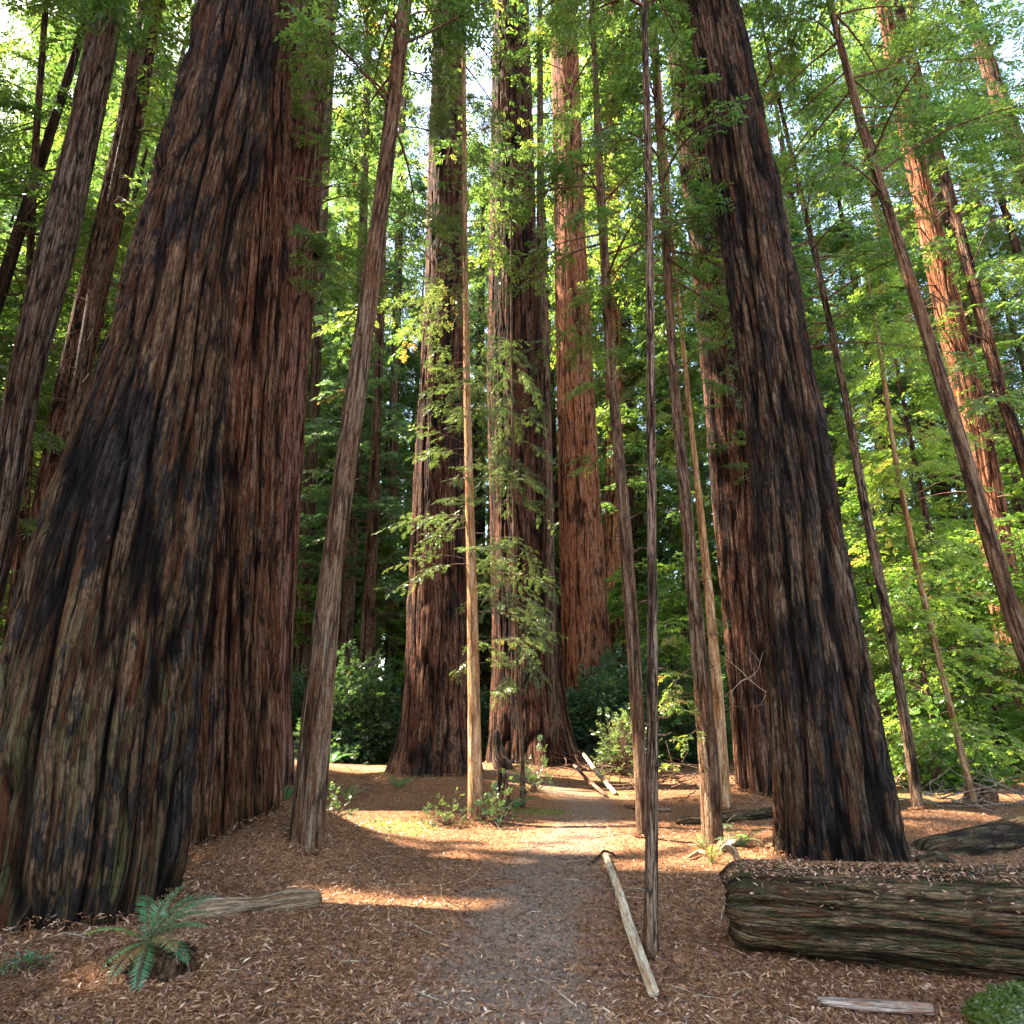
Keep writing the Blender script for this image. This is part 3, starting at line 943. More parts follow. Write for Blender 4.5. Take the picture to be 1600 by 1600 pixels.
tree('slim_redwood', 'thin sunlit sapling among bright leaves right of the thin dark leaning trunk', 'young redwood',
     [(1275, 1520, 1534), (1100, 1478, 1489), (900, 1430, 1440), (700, 1392, 1400), (550, 1372, 1379)],
     14.0, 'tan', 12.5, .02, 30, 140, .005, 20, 41,
     crowns=[dict(z0=1.2, z1=12, nb=90, L0=1.7, L1=.9, sl=.22, lw=.016, nl=6, nbl=7, nsp=3, brad=.012, carve=False, lvb=.7, clump=.7)], leafmat='needle_warm')
tree('sunlit_redwood', 'orange sunlit ribbed trunk behind the strongly leaning grey brown trunk on the right', 'redwood tree',
     [(1280, 1615, 1690), (1000, 1553, 1613), (700, 1505, 1556), (400, 1441, 1485), (150, 1393, 1424), (30, 1372, 1398)],
     22.0, 'red', 58, .2, 140, 180, .035, 7, 42, .05,
     crowns=[dict(z0=9, z1=24, nb=70, L0=2.2, L1=3.2, sl=.4, lw=.024, nl=7, lvb=.6), dict(z0=24, z1=55, nb=80, L0=4, L1=2, sl=.5, lw=.06, nl=4, clump=.2)])
tree('sunlit_redwood', 'dark leaning redwood leaving the frame at the far right behind the others', 'redwood tree',
     [(1250, 1760, 1800), (700, 1582, 1606), (600, 1548, 1571), (450, 1512, 1534), (300, 1472, 1492), (30, 1402, 1418)],
     19.0, 'mid', 52, .15, 70, 150, .02, 10, 43, .03,
     crowns=[dict(z0=10, z1=48, nb=120, L0=3.4, L1=2, sl=.48, lw=.034, nl=6)])
tree('sunlit_redwood', 'brown trunk in the top right corner under hanging boughs', 'redwood tree',
     [(1200, 1880, 1940), (400, 1640, 1676), (150, 1545, 1575), (30, 1508, 1534)],
     20.0, 'mid', 52, .15, 80, 150, .02, 10, 44, .03,
     crowns=[dict(z0=10, z1=48, nb=120, L0=4.0, L1=2, sl=.48, lw=.034, nl=6)])

# slim dark trunks in the left middle distance
for k, (prof, Y, lb, zc) in enumerate((
    ([(1200, 455, 478), (870, 468, 490), (600, 484, 501), (30, 512, 526)], 34, 'dark trunk cut off by leaves just right of the purplish trunk', 14),
    ([(1190, 515, 540), (1050, 526, 550), (900, 537, 556), (600, 552, 568), (30, 570, 582)], 33, 'straight dark trunk rising close behind the bare slender leaning one', 9),
    ([(1190, 553, 583), (1050, 560, 586), (700, 579, 595), (400, 590, 603), (30, 604, 614)], 30, 'straight dark trunk above the blackish bush, left of the thick flared redwood', 6),
    ([(1190, 400, 420), (600, 445, 460), (30, 480, 492)], 44, 'distant trunk mostly covered by the purplish redwood', 12),
    ([(1190, 598, 616), (600, 610, 624), (30, 628, 638)], 42, 'faint trunk far behind, nearest the left side of the thick flared redwood', 10))):
    tree('distant_redwood', lb, 'redwood tree', prof, Y, 'slimdark', 50, .15, 40, 90, .03, 5, 50 + k,
         crowns=[dict(z0=zc, z1=48, nb=130, L0=3.4, L1=2, sl=.52, lw=.045, nl=6, carve=True, lvb=.5)], leafmat='needle_cool', group='dark trunks in the left middle distance')

# ------------------------------------------------------------------ redwoods added on the left, mostly unseen, so their crowns shade the path
rb = np.random.default_rng(77)
SHADE = [(-16, 4), (-19, 9.5), (-22, 13.2), (-25, 6), (-29, 12), (-31, 21.3), (-35, 5), (-37, 24.3), (-30, 0), (-22, -2), (-42, 14), (-27, 20), (-19, 19.6), (-33, 27.6)]
for k, (x, y) in enumerate(SHADE):
    h = 42 + 14 * rb.random()
    ax = np.stack([np.full(40, x) + np.linspace(0, .6, 40), np.full(40, y), np.linspace(gz(x, y) - .5, h, 40)], 1)
    rad = np.linspace(.3 if k > 10 else .7, .06, 40) * (1 + .5 * np.exp(-np.linspace(0, 8, 40)))
    r = root('shade_redwood', (x, y, gz(x, y)), 'unseen redwood added beyond the left side of the view to shade the path', 'redwood tree', 'redwoods outside the left side of the view')
    Vt, Qt, bk, hg = tube(ax, rad, 28, .6, bark_disp(.03, 6, 300 + k))
    if k in (11, 12, 13):
        tag(r, ('redwood high at the left edge, behind the grey brown corner trunk', 'redwood at the upper left, nearer than the pale conifers behind it', 'leafy redwood just inside the left edge, its trunk hidden by the corner trunk')[k - 11], 'redwood tree')
    base = np.array([x, y, gz(x, y)])
    part(r, 'trunk', mesh('trunk', Vt - base, Qt, M['bg'], {'bk': bk, 'hg': hg}, True))
    fine = y > 0 and x > -1.45 * y
    lv, wd = crown(ax, rad, 7 + 3 * rb.random(), h - 1, 170 if fine else 130, 4.6, 2.0, 400 + k, nbl=9 if fine else 8, nsp=4, nl=5 if fine else 3,
                   sl=.5 if fine else .8, lw=.045 if fine else .15, clump=.75, brad=.05, carvewood=True)
    part(r, 'branches', wd.mesh('branches', M['twig'], base))
    part(r, 'crown', lv.mesh('crown', M['needle'], base))


# ------------------------------------------------------------------ background trees: a few kinds, copied
def variant(name, label, cat, group, h, z0, nb, L0, L1, rt, seed, leafmat, barkmat='bg', **kw):
    ax = np.stack([.15 * np.sin(np.linspace(0, 3, 50) + seed), .15 * np.cos(np.linspace(0, 2.5, 50) + seed), np.linspace(-.6, h, 50)], 1)
    rad = rt * np.linspace(1, .06, 50) * (1 + .5 * np.exp(-np.linspace(0, 12, 50)))
    r = root(name, (0, 0, 0), label, cat, group)
    Vt, Qt, bk, hg = tube(ax, rad, 30, max(rt, .15), bark_disp(.03 * min(1, rt * 2), 6, seed))
    part(r, 'trunk', mesh('trunk', Vt, Qt, M[barkmat], {'bk': bk, 'hg': hg}, True))
    lv, wd = crown(ax, rad, z0, h - .3, nb, L0, L1, seed, carve=False, **kw)
    part(r, 'branches', wd.mesh('branches', M['twig']))
    part(r, 'crown', lv.mesh('crown', M[leafmat]))
    return r


KINDS = [
    variant('conifer_tree', 'x', 'conifer', 'conifers in the background', 44, 5, 190, 4.2, 1.6, .55, 501, 'needle', nbl=8, nsp=4, nl=6, sl=.52, lw=.036, clump=.18),
    variant('conifer_tree', 'x', 'conifer', 'conifers in the background', 38, 2, 190, 3.6, 1.2, .42, 502, 'needle_cool', nbl=8, nsp=4, nl=6, sl=.5, lw=.034, clump=.2, droop=.5),
    variant('conifer_tree', 'x', 'conifer', 'conifers in the background', 28, 1.2, 170, 3.2, .8, .26, 503, 'needle_warm', nbl=8, nsp=4, nl=6, sl=.44, lw=.029, clump=.2),
    variant('broadleaf_tree', 'x', 'broadleaf tree', 'broadleaf trees in the background', 15, 1.0, 150, 2.8, 1.4, .16, 504, 'broad', nbl=8, nsp=4, nl=3, sl=.34, lw=.06, clump=.25, rise=.5, droop=.45, ),
    variant('broadleaf_tree', 'x', 'broadleaf tree', 'broadleaf trees in the background', 9, .5, 110, 2.4, 1.2, .10, 505, 'broad', nbl=8, nsp=4, nl=3, sl=.28, lw=.05, clump=.3, rise=.5, droop=.5),
]
used = [False] * 5


def place(kind, x, y, s, label):
    o = KINDS[kind] if not used[kind] else copy_tree(KINDS[kind])
    used[kind] = True
    o.location = (x, y, gz(x, y) - .05)
    o.rotation_euler = (0, 0, random.random() * 6.28)
    o.scale = (s, s, s * (.92 + .16 * random.random()))
    o['label'] = label
    return o


random.seed(5)
# (photo column, distance, kind, scale)
BG = [(-70, 48, 0, 1.75), (15, 62, 0, 1.9), (110, 60, 0, 1.9), (470, 66, 0, 1.8), (60, 52, 0, 1.65), (-150, 46, 0, 1.6), (505, 56, 0, 1.6), (535, 70, 0, 1.7), (770, 72, 0, 1.7), (900, 70, 0, 1.7), (-40, 41, 0, 1.5), (120, 37, 0, 1.5), (560, 48, 0, 1.5), (742, 52, 0, 1.5), (862, 46, 0, 1.45), (985, 43, 0, 1.5), (1205, 37, 0, 1.5), (1322, 42, 0, 1.5), (1482, 44, 0, 1.5), (1610, 37, 0, 1.4),
      (-60, 37, 1, 1), (20, 27, 3, 1), (95, 33, 0, 1.05), (150, 40, 1, 1.2), (200, 36, 0, 1.0), (260, 44, 1, 1.2), (300, 52, 0, 1.1), (20, 42, 0, 1.2), (-40, 36, 0, 1), (-120, 38, 1, 1.1),
      (470, 42, 2, 1.0), (510, 52, 0, 1.1), (545, 46, 1, .95), (600, 50, 2, 1.2), (640, 56, 0, 1.1), (480, 34, 4, .95), (620, 40, 3, .9), (560, 60, 1, 1.2), (455, 58, 0, 1.2),
      (745, 46, 1, 1.0), (752, 60, 0, 1.2), (860, 52, 1, 1.0), (848, 42, 4, 1), (905, 58, 0, 1.2), (930, 46, 3, 1), (960, 52, 2, 1.2), (985, 33, 4, 1.0), (1000, 44, 1, 1.05),
      (1040, 38, 3, 1.05), (1075, 50, 0, 1.1), (1060, 28, 4, .95), (1120, 42, 2, 1.1), (1020, 60, 1, 1.3), (1100, 60, 0, 1.2), (1035, 24, 4, .6),
      (1260, 26, 3, .95), (1300, 36, 1, 1.0), (1340, 22, 4, .9), (1370, 30, 3, 1.05), (1410, 40, 0, 1.1), (1450, 27, 2, .85), (1500, 34, 3, 1.1), (1540, 24, 4, 1.0), (1590, 31, 2, 1.0),
      (1640, 27, 3, 1.0), (1250, 46, 0, 1.1), (1330, 50, 2, 1.3), (1480, 48, 1, 1.2), (1570, 44, 0, 1.2), (1660, 38, 1, 1.1), (1400, 19, 4, .62), (1490, 19.5, 4, .7), (1580, 18, 4, .75), (1700, 22, 4, 1), (1720, 33, 0, 1)]


MARKS = [(40, 'grey brown corner trunk'), (225, 'massive burned trunk'), (445, 'purplish red trunk'), (515, 'slender leaning trunk'), (575, 'straight dark trunks'), (690, 'flared redwood'),
         (815, 'tallest redwood'), (912, 'bright reddish redwood'), (980, 'left thin trunk of the pair'), (1019, 'upright dark thin trunk'), (1078, 'sprigged slim trunk'),
         (1155, 'dark leaning redwood'), (1262, 'big charred redwood'), (1372, 'thin dark leaning trunk'), (1440, 'thin sunlit sapling'), (1500, 'orange sunlit trunk'), (1565, 'strongly leaning trunk')]
KL = {0: 'tall dark green conifer', 1: 'drooping blue green conifer', 2: 'yellow green young conifer', 3: 'bright broadleaf tree', 4: 'low leafy broadleaf tree'}
seen = {}
for x, Y, k, s in sorted(BG, key=lambda q: q[1]):
    mx_, mn_ = min(MARKS, key=lambda m: abs(m[0] - x))
    rel = 'behind' if abs(mx_ - x) < 14 else ('left of' if x < mx_ else 'right of')
    lb = KL[k] + ' ' + rel + ' the ' + mn_
    c_ = seen.get(lb, 0)
    seen[lb] = c_ + 1
    o = place(k, (x - 800) / F * Y / math.cos(PITCH), Y, s, lb + ('', ', second one back', ', third one back', ', fourth one back', ', fifth one back', ', sixth one back')[c_])
    o['group'] = {0: 'dark conifers', 1: 'blue green conifers', 2: 'young conifers', 3: 'broadleaf trees', 4: 'low leafy trees'}[k] + ' in the background'

# the far-off wood behind them reads as one mass
rw = np.random.default_rng(99)
lvs, wds = Buf(), Buf()
for k in range(46):
    a = -58 + 116 * (k + .5 * rw.random()) / 46
    D = 64 + 30 * rw.random()
    x, y = D * math.sin(R(a)), D * math.cos(R(a)) + 4
    h = 31 + 15 * rw.random()
    ax = np.stack([np.full(20, x), np.full(20, y), np.linspace(gz(x, y) - 1, h, 20)], 1)
    rad = np.linspace(.7, .05, 20)
    Vt, Qt, bk, hg = tube(ax, rad, 10, .6)
    wds.add(Vt, Qt, bk=bk, hg=hg)
    crown(ax, rad, 1.5, h - .5, 90, 6.5, 2.4, 700 + k, nbl=7, nsp=3, nl=3, sl=1.05, lw=.2, carve=False, clump=.35, leaves=lvs, wood=wds, brad=.05)
far = root('distant_forest', (0, 80, 0), None, None)
tag(far, 'mass of far trees closing the view behind every trunk', 'forest', kind='stuff')
for nm, b_, m_ in (('crowns', lvs, 'needle_cool'), ('trunks', wds, 'bg')):
    o = part(far, nm, b_.mesh(nm, M[m_], (0, 80, 0)))
    o['kind'] = 'stuff'

# ------------------------------------------------------------------ bushes at the edge of the clearing


def bush(name, label, x, y, rx, rz, n, seed, mat='shade', sl=.3, lw=.03, nl=5, cat='bush', group=None, spread=1.):
    rg = np.random.default_rng(seed)
    z0 = gz(x, y)
    base = np.array([x, y, z0])
    r = root(name, base, label, cat, group)
    ph = rg.random(n) * 6.283
    el = np.arcsin(rg.random(n) ** .8)
    d = np.stack([np.cos(ph) * np.cos(el), np.sin(ph) * np.cos(el), np.sin(el)], 1)
    lump = 1 + .5 * vn(d * 2.2 + seed) + .25 * vn(d * 5 + seed)
    rad = (.45 + .6 * rg.random(n)) * lump
    P = base + d * np.array([rx, rx * spread, rz]) * rad[:, None]
    out = unit(d + rg.normal(0, .45, (n, 3)) + np.array([0, 0, .1]))
    lv, wd = Buf(), Buf()
    tone = np.clip(.4 + .3 * vn(P * 1.5, seed) + rg.normal(0, .12, n), 0, 1)
    sprays(lv, P, out, unit(np.array([0, 0, 1.]) + rg.normal(0, .4, (n, 3))), np.full(n, sl) * (.6 + .7 * rg.random(n)), nl, lw, tone, rg)
    k = rg.random(n) < min(1, 260 / n)
    mid = base + (P[k] - base) * .5 + rg.normal(0, .05 * rx, (k.sum(), 3))
    mid[:, 2] = np.maximum(mid[:, 2], z0 + .02)
    sticks(wd, np.tile(base - [0, 0, .05], (k.sum(), 1)) + rg.normal(0, .06 * rx, (k.sum(), 3)) * [1, 1, 0], mid, .014 * max(rx, .5), .009 * max(rx, .5))
    sticks(wd, mid, P[k], .009 * max(rx, .5), .003)
    part(r, 'stems', wd.mesh('stems', M['twig'], base))
    part(r, 'leaves', lv.mesh('leaves', M[mat], base))
    return r


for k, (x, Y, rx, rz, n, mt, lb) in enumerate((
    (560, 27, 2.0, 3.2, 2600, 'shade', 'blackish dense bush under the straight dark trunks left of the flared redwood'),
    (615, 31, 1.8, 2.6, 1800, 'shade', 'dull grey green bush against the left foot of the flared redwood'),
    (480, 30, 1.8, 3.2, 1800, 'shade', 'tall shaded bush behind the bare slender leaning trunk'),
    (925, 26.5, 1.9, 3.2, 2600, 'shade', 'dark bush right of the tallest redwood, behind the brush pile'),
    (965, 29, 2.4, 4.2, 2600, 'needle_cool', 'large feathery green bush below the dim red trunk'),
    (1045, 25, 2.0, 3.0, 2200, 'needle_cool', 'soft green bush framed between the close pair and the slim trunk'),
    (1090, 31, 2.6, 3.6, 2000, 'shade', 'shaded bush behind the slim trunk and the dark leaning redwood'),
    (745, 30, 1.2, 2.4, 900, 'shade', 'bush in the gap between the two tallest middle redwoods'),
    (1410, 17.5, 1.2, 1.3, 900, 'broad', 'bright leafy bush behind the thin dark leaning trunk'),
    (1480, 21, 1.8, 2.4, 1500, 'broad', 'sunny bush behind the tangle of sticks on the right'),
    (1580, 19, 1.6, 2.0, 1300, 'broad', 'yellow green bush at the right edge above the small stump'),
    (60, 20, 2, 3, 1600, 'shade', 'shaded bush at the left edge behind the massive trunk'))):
    X = (x - 800) / F * Y / math.cos(PITCH) * .98
    bush('bush', lb, X, Y, rx, rz, n, 800 + k, mt, sl=.42 if Y > 22 else .26, lw=.045 if mt != 'needle_cool' else .03)

# ------------------------------------------------------------------ logs, poles and sticks
def log(name, label, cat, pts, rad, mat, seg=64, n=120, amp=.01, f=14, seed=1, ragged=.0, blunt=False, group=None, flatten=1., nofix=False):
    pts = np.asarray(pts, float)
    t = np.concatenate([[0], np.cumsum(np.linalg.norm(np.diff(pts, axis=0), axis=1))])
    tt = np.linspace(0, t[-1], n)
    ax = np.stack([np.interp(tt, t, pts[:, k]) for k in range(3)], 1)
    ker = np.hanning(max(5, n // 8) | 1)
    ker /= ker.sum()
    h = len(ker) // 2
    for k in range(3):
        c = ax[:, k]
        pad = np.concatenate([2 * c[0] - c[h:0:-1], c, 2 * c[-1] - c[-2:-h - 2:-1]])
        ax[:, k] = np.convolve(pad, ker, 'valid')
    rr = np.interp(tt, t, rad)
    ed = np.minimum(tt, t[-1] - tt) / max(float(np.mean(rad)) * (.8 if t[-1] > 1 else .5), 1e-3)
    if blunt:
        rr = rr * (1 - .30 * np.clip(1 - tt / .16, 0, 1) ** 2.2)
    rr = rr if blunt else rr * np.sqrt(np.clip(1 - (1 - np.clip(ed, 0, 1)) ** 3, .08, 1))
    V, Q, bk, hg = tube(ax, rr, seg, float(np.mean(rad)), bark_disp(amp, f, seed), capends=True)
    if ragged:
        T = unit(ax[1] - ax[0])
        nn = len(ax) * seg
        k = np.arange(int(.12 * n) * seg)
        ang = (k % seg) / seg * 2 * math.pi
        w = np.clip(1 - (k // seg) / (.12 * n), 0, 1)
        j = vn(np.stack([np.cos(ang) * 2.2, np.sin(ang) * 2.2, np.zeros(len(k))], 1), seed + 40) + .5 * vn(np.stack([np.cos(ang) * 7, np.sin(ang) * 7, np.zeros(len(k))], 1), seed + 41)
        V[k] += T * (ragged * j * w)[:, None]
        V[nn] += T * ragged * 1.2
    base = np.array([ax[0, 0], ax[0, 1], gz(ax[0, 0], ax[0, 1])])
    r = root(name, base, label, cat, group)
    return r, V, Q, bk, hg, base, ax, rr


def simple_log(name, label, cat, pts, rad, mat, partname='stem', **kw):
    r, V, Q, bk, hg, base, ax, rr = log(name, label, cat, pts, rad, mat, **kw)
    g_ = r.get('group')
    bpy.data.objects.remove(r)
    o = bpy.data.objects.new(name, mesh(name, V - base, Q, M[mat], {'bk': bk, 'hg': hg}, True))
    C.objects.link(o)
    o.location = tuple(base)
    tag(o, label, cat, g_)
    return o, ax, rr


def on(x, y, r):
    """A point on the ground seen at pixel x, y, lifted by r."""
    p = flat(x, y)
    return [p[0], p[1], gz(p[0], p[1]) + r]


# the great mossy log at the right
lp = [(1.72, 5.82, .23), (2.6, 5.52, .24), (3.57, 5.14, .26), (4.8, 4.75, .30), (7.0, 4.1, .36)]
r, V, Q, bk, hg, base, lax, lrr = log('fallen_log', 'big dark mossy log strewn with dead leaves, lying at the right foot of the photo', 'fallen log',
                                      lp, [.30, .315, .35, .38, .42], 'log', 170, 330, .022, 8, 90, .035, blunt=True)
# a long split along its near side
nn = 330 * 170
ang = np.tile(np.arange(170) / 170 * 2 * math.pi, 330)
s_ = bk[:nn, 2]
cen = lax.repeat(170, 0)
rel = V[:nn] - cen
elev = np.arctan2(rel[:, 2], -rel[:, 1])
split = np.exp(-((elev - .28 - .05 * np.sin(s_ * 3)) / .06) ** 2) * np.clip(1.25 - s_, 0, 1)
V[:nn] -= unit(rel) * (split * .07)[:, None]
part(r, 'log_body', mesh('log_body', V - base, Q, M['log'], {'bk': bk, 'hg': hg}, True))
LOGTOP = (lax, lrr)

simple_log('fallen_log', 'old log covered in moss and litter behind the big mossy log, dark hollow end', 'fallen log',
           [px(1438, 1338, 8.6), px(1500, 1330, 9.0), px(1570, 1316, 9.6), px(1700, 1290, 10.6)], [.17, .22, .27, .3], 'log', seg=80, n=120, amp=.03, f=9, seed=93, ragged=.06)
simple_log('fallen_log', 'short broken chunk of mossy dark root lying against the charred trunk foot', 'fallen log',
           [px(1432, 1352, 8.0), px(1468, 1350, 7.9), px(1498, 1362, 7.7)], [.10, .13, .07], 'log', seg=50, n=50, amp=.03, f=9, seed=94, ragged=.04)
simple_log('fallen_pole', 'long pale bare pole lying along the right side of the path', 'pole',
           [on(946, 1341, .05), on(966, 1400, .045), on(985, 1460, .045), on(1022, 1557, .04)], [.038, .043, .042, .036], 'pale', seg=32, n=140, amp=.004, f=22, seed=95, ragged=.05)
simple_log('fallen_branch', 'small curved stick at the far end of the pale pole', 'stick',
           [on(924, 1350, .02), on(934, 1340, .03), on(944, 1334, .06), on(956, 1334, .03), on(967, 1341, .02)], [.016, .016, .015, .013, .010], 'log', seg=16, n=40, amp=.002, seed=96)
simple_log('fallen_log', 'knobbly half mossy branch log lying in front of the massive left trunks', 'fallen log',
           [px(262, 1436, 6.3), px(330, 1427, 6.45), px(400, 1419, 6.6), px(455, 1413, 6.7), px(503, 1407, 6.8)], [.10, .12, .08, .115, .085], 'leftlog', seg=56, n=110, amp=.022, f=12, seed=97, ragged=.03)
simple_log('fallen_branch', 'thin pale purple grey stick lying before the big mossy log', 'stick',
           [on(1282, 1558, .03), on(1340, 1563, .04), on(1410, 1566, .04), on(1458, 1570, .035)], [.022, .032, .034, .03], 'weathered', seg=28, n=80, amp=.004, f=20, seed=98, ragged=.04)
simple_log('fallen_log', 'long dark low log behind the slim trunks right of the path', 'fallen log',
           [on(1055, 1290, .05), on(1120, 1287, .08), on(1210, 1280, .08)], [.05, .085, .09], 'log', seg=40, n=60, amp=.02, f=9, seed=99)
simple_log('fallen_branch', 'straight pale stick slanting beside the brush pile', 'stick', [on(912, 1212, .5), on(935, 1226, .25), on(962, 1243, .05)], [.05, .055, .05], 'pale', seg=16, n=40, amp=.006, seed=100)
simple_log('fallen_branch', 'darker brown stick slanting parallel to the pale one by the brush pile', 'stick', [on(897, 1219, .35), on(920, 1232, .2), on(948, 1246, .05)], [.04, .045, .04], 'twig', seg=16, n=40, amp=.006, seed=101)
simple_log('fallen_branch', 'short dark stick on the litter where the path bends', 'stick', [on(975, 1262, .04), on(1000, 1266, .05), on(1050, 1268, .04)], [.03, .04, .03], 'twig', seg=16, n=30, amp=.006, seed=102)
simple_log('gnarled_root', 'orange brown arched root rising at the left end of the big mossy log', 'root',
           [px(1128, 1330, 8.0), px(1136, 1325, 7.95), px(1147, 1330, 7.8), px(1152, 1342, 7.6), px(1160, 1352, 7.5)], [.02, .04, .045, .04, .03], 'tan', seg=30, n=40, amp=.014, f=12, seed=103)
simple_log('gnarled_root', 'pale crooked root lying at the foot of the slim trunk with the green sprig', 'root',
           [on(1076, 1345, .03), on(1092, 1341, .05), on(1110, 1344, .06), on(1135, 1340, .05), on(1150, 1348, .02)], [.018, .028, .026, .024, .012], 'tan', seg=20, n=40, amp=.008, f=12, seed=104)

# pale root flare and stump posts by the middle redwoods
simple_log('root_flare', 'pale swollen root at the left foot of the tallest redwood', 'root',
           [px(776, 1140, 22.3), px(777, 1165, 22.2), px(782, 1190, 22.0), px(792, 1208, 21.6)], [.10, .18, .28, .34], 'grey', seg=44, n=50, amp=.07, f=5, seed=105)
simple_log('broken_stump', 'dark reddish broken stump right beside the sunlit slim sapling', 'stump',
           [px(781, 1296, 12.2), px(783, 1270, 12.25), px(785, 1235, 12.3), px(783, 1199, 12.3)], [.17, .15, .12, .06], 'stump', seg=40, n=80, amp=.045, f=9, seed=106)
simple_log('broken_stump', 'thin black broken stick standing upright near the path behind the broken stump', 'stump',
           [px(817, 1262, 14.2), px(817, 1235, 14.2), px(815, 1205, 14.2)], [.07, .06, .035], 'slimdark', seg=20, n=40, amp=.02, f=9, seed=107)
simple_log('broken_stump', 'rough brown stump at the foot of the thin sunlit sapling on the right', 'stump',
           [px(1532, 1282, 14.5), px(1534, 1262, 14.5), px(1537, 1228, 14.5)], [.30, .26, .20], 'stump', seg=40, n=50, amp=.09, f=6, seed=108)
# brush and twigs
def twigs(name, label, cat, cx, cy_, n, spread, zmax, L, rad, seed, mat='twig', kind=None):
    rg = np.random.default_rng(seed)
    b = Buf()
    x = cx + rg.normal(0, spread[0], n)
    y = cy_ + rg.normal(0, spread[1], n)
    z = ground(x, y) + rg.random(n) * zmax
    ph = rg.random(n) * 6.28
    pit = rg.normal(.08, .32, n)
    l = L * (.3 + rg.random(n))
    P = np.stack([x, y, z], 1)
    d = np.stack([np.cos(ph) * np.cos(pit), np.sin(ph) * np.cos(pit), np.sin(pit)], 1)
    for k in range(4):
        d2 = unit(d + rg.normal(0, .22, d.shape))
        E = P + d2 * (l / 4)[:, None]
        E[:, 2] = np.maximum(E[:, 2], ground(E[:, 0], E[:, 1]) + .01)
        sticks(b, P, E, rad * (1 - .2 * k), rad * (.8 - .2 * k))
        P, d = E, d2
    base = np.array([cx, cy_, gz(cx, cy_)])
    o = bpy.data.objects.new(name, b.mesh(name, M[mat], base))
    C.objects.link(o)
    o.location = tuple(base)
    tag(o, label, cat, kind=kind)
    return o


p = flat(915, 1208)
twigs('brush_pile', 'tangle of dead branches right of the foot of the tallest redwood', 'brush pile', p[0] + .6, p[1] - 1.5, 70, (.9, .6), .5, 1.5, .018, 1)
p = flat(1025, 1232)
twigs('brush_pile', 'dead brush between the close pair of thin trunks and the slim trunk', 'brush pile', p[0], p[1], 80, (1.0, .9), .35, 1.2, .015, 2)
p = flat(1490, 1262)
twigs('brush_pile', 'pinkish grey tangle of fallen sticks behind the log on the right', 'brush pile', p[0], p[1], 85, (1.4, .6), .4, 1.4, .016, 3, 'weathered')
p = flat(1190, 1245)
twigs('brush_pile', 'low dry twigs round the foot of the dark leaning redwood', 'brush pile', p[0], p[1] - .5, 90, (.9, .6), .4, .9, .011, 4)
p = flat(570, 1240)
twigs('brush_pile', 'low dark twiggy debris left of the foot of the flared redwood', 'brush pile', p[0], p[1], 120, (1.1, .9), .18, .7, .010, 5)
twigs('scattered_twigs', 'small twigs scattered over the litter', 'twigs', .4, 7.6, 420, (3.0, 2.6), .01, .34, .0045, 6, 'twig', 'stuff')
twigs('scattered_sticks', 'pale twigs scattered among the dead leaves', 'twigs', 1.5, 7.6, 110, (2.6, 2.2), .01, .42, .005, 7, 'pale', 'stuff')

# bare dead branches hanging in front of the dark leaning redwood
rgd = np.random.default_rng(12)
for k, (x0, y0, Y, L, lb) in enumerate(((1168, 1060, 13.2, 1.0, 'pale bare forked branch jutting from the dark leaning redwood'),)):
    b = Buf()
    P0 = px(x0, y0, Y)
    base = P0.copy()

    def fork(P, d, l, r_, dep):
        for _ in range(3):
            d = unit(d + rgd.normal(0, .22, 3))
            E = P + d * l / 3
            sticks(b, P[None], E[None], r_, r_ * .8)
            P, r_ = E, r_ * .8
        if dep:
            for s in (-1, 1):
                fork(P, unit(d + np.array([s * .7, rgd.normal(0, .3), rgd.normal(0, .5)])), l * .75, r_, dep - 1)
    for dd in ((-.6, 0, .8), (.9, -.2, -.5), (-.9, -.2, -.3), (.5, -.3, .1)):
        fork(P0, unit(np.array(dd)), .42, .012, 2)
    o = bpy.data.objects.new('dead_branch', b.mesh('dead_branch', M['pale'], base))
    C.objects.link(o)
    o.location = tuple(base)
    tag(o, lb, 'dead branch')


# burl on the tallest redwood
def burl(x, y, Y, r_, par_name):
    par = [o for o in C.objects if o.name == par_name][0]
    c = px(x, y, Y)
    th, ph = np.meshgrid(np.linspace(0, 2 * math.pi, 40, endpoint=False), np.linspace(.02, math.pi - .02, 30))
    d = np.stack([np.sin(ph) * np.cos(th), np.sin(ph) * np.sin(th), np.cos(ph)], -1).reshape(-1, 3)
    rr = r_ * (1 + .3 * vn(d * 1.7, 5) + .2 * vn(d * 5, 6))
    V = c + d * rr[:, None] * [.8, .8, 1.5] - np.array(par.location)
    i, j = np.meshgrid(np.arange(29), np.arange(40), indexing='ij')
    Q = np.stack([i * 40 + j, i * 40 + (j + 1) % 40, (i + 1) * 40 + (j + 1) % 40, (i + 1) * 40 + j], -1).reshape(-1, 4)[:, ::-1]
    part(par, 'burl', mesh('burl', V, Q, M['dark'], {'bk': V + np.array(par.location), 'hg': np.full(len(V), .5)}, True))


burl(848, 478, 23.6, .34, 'giant_redwood.004')
burl(498, 395, 15.8, .16, 'giant_redwood.002')


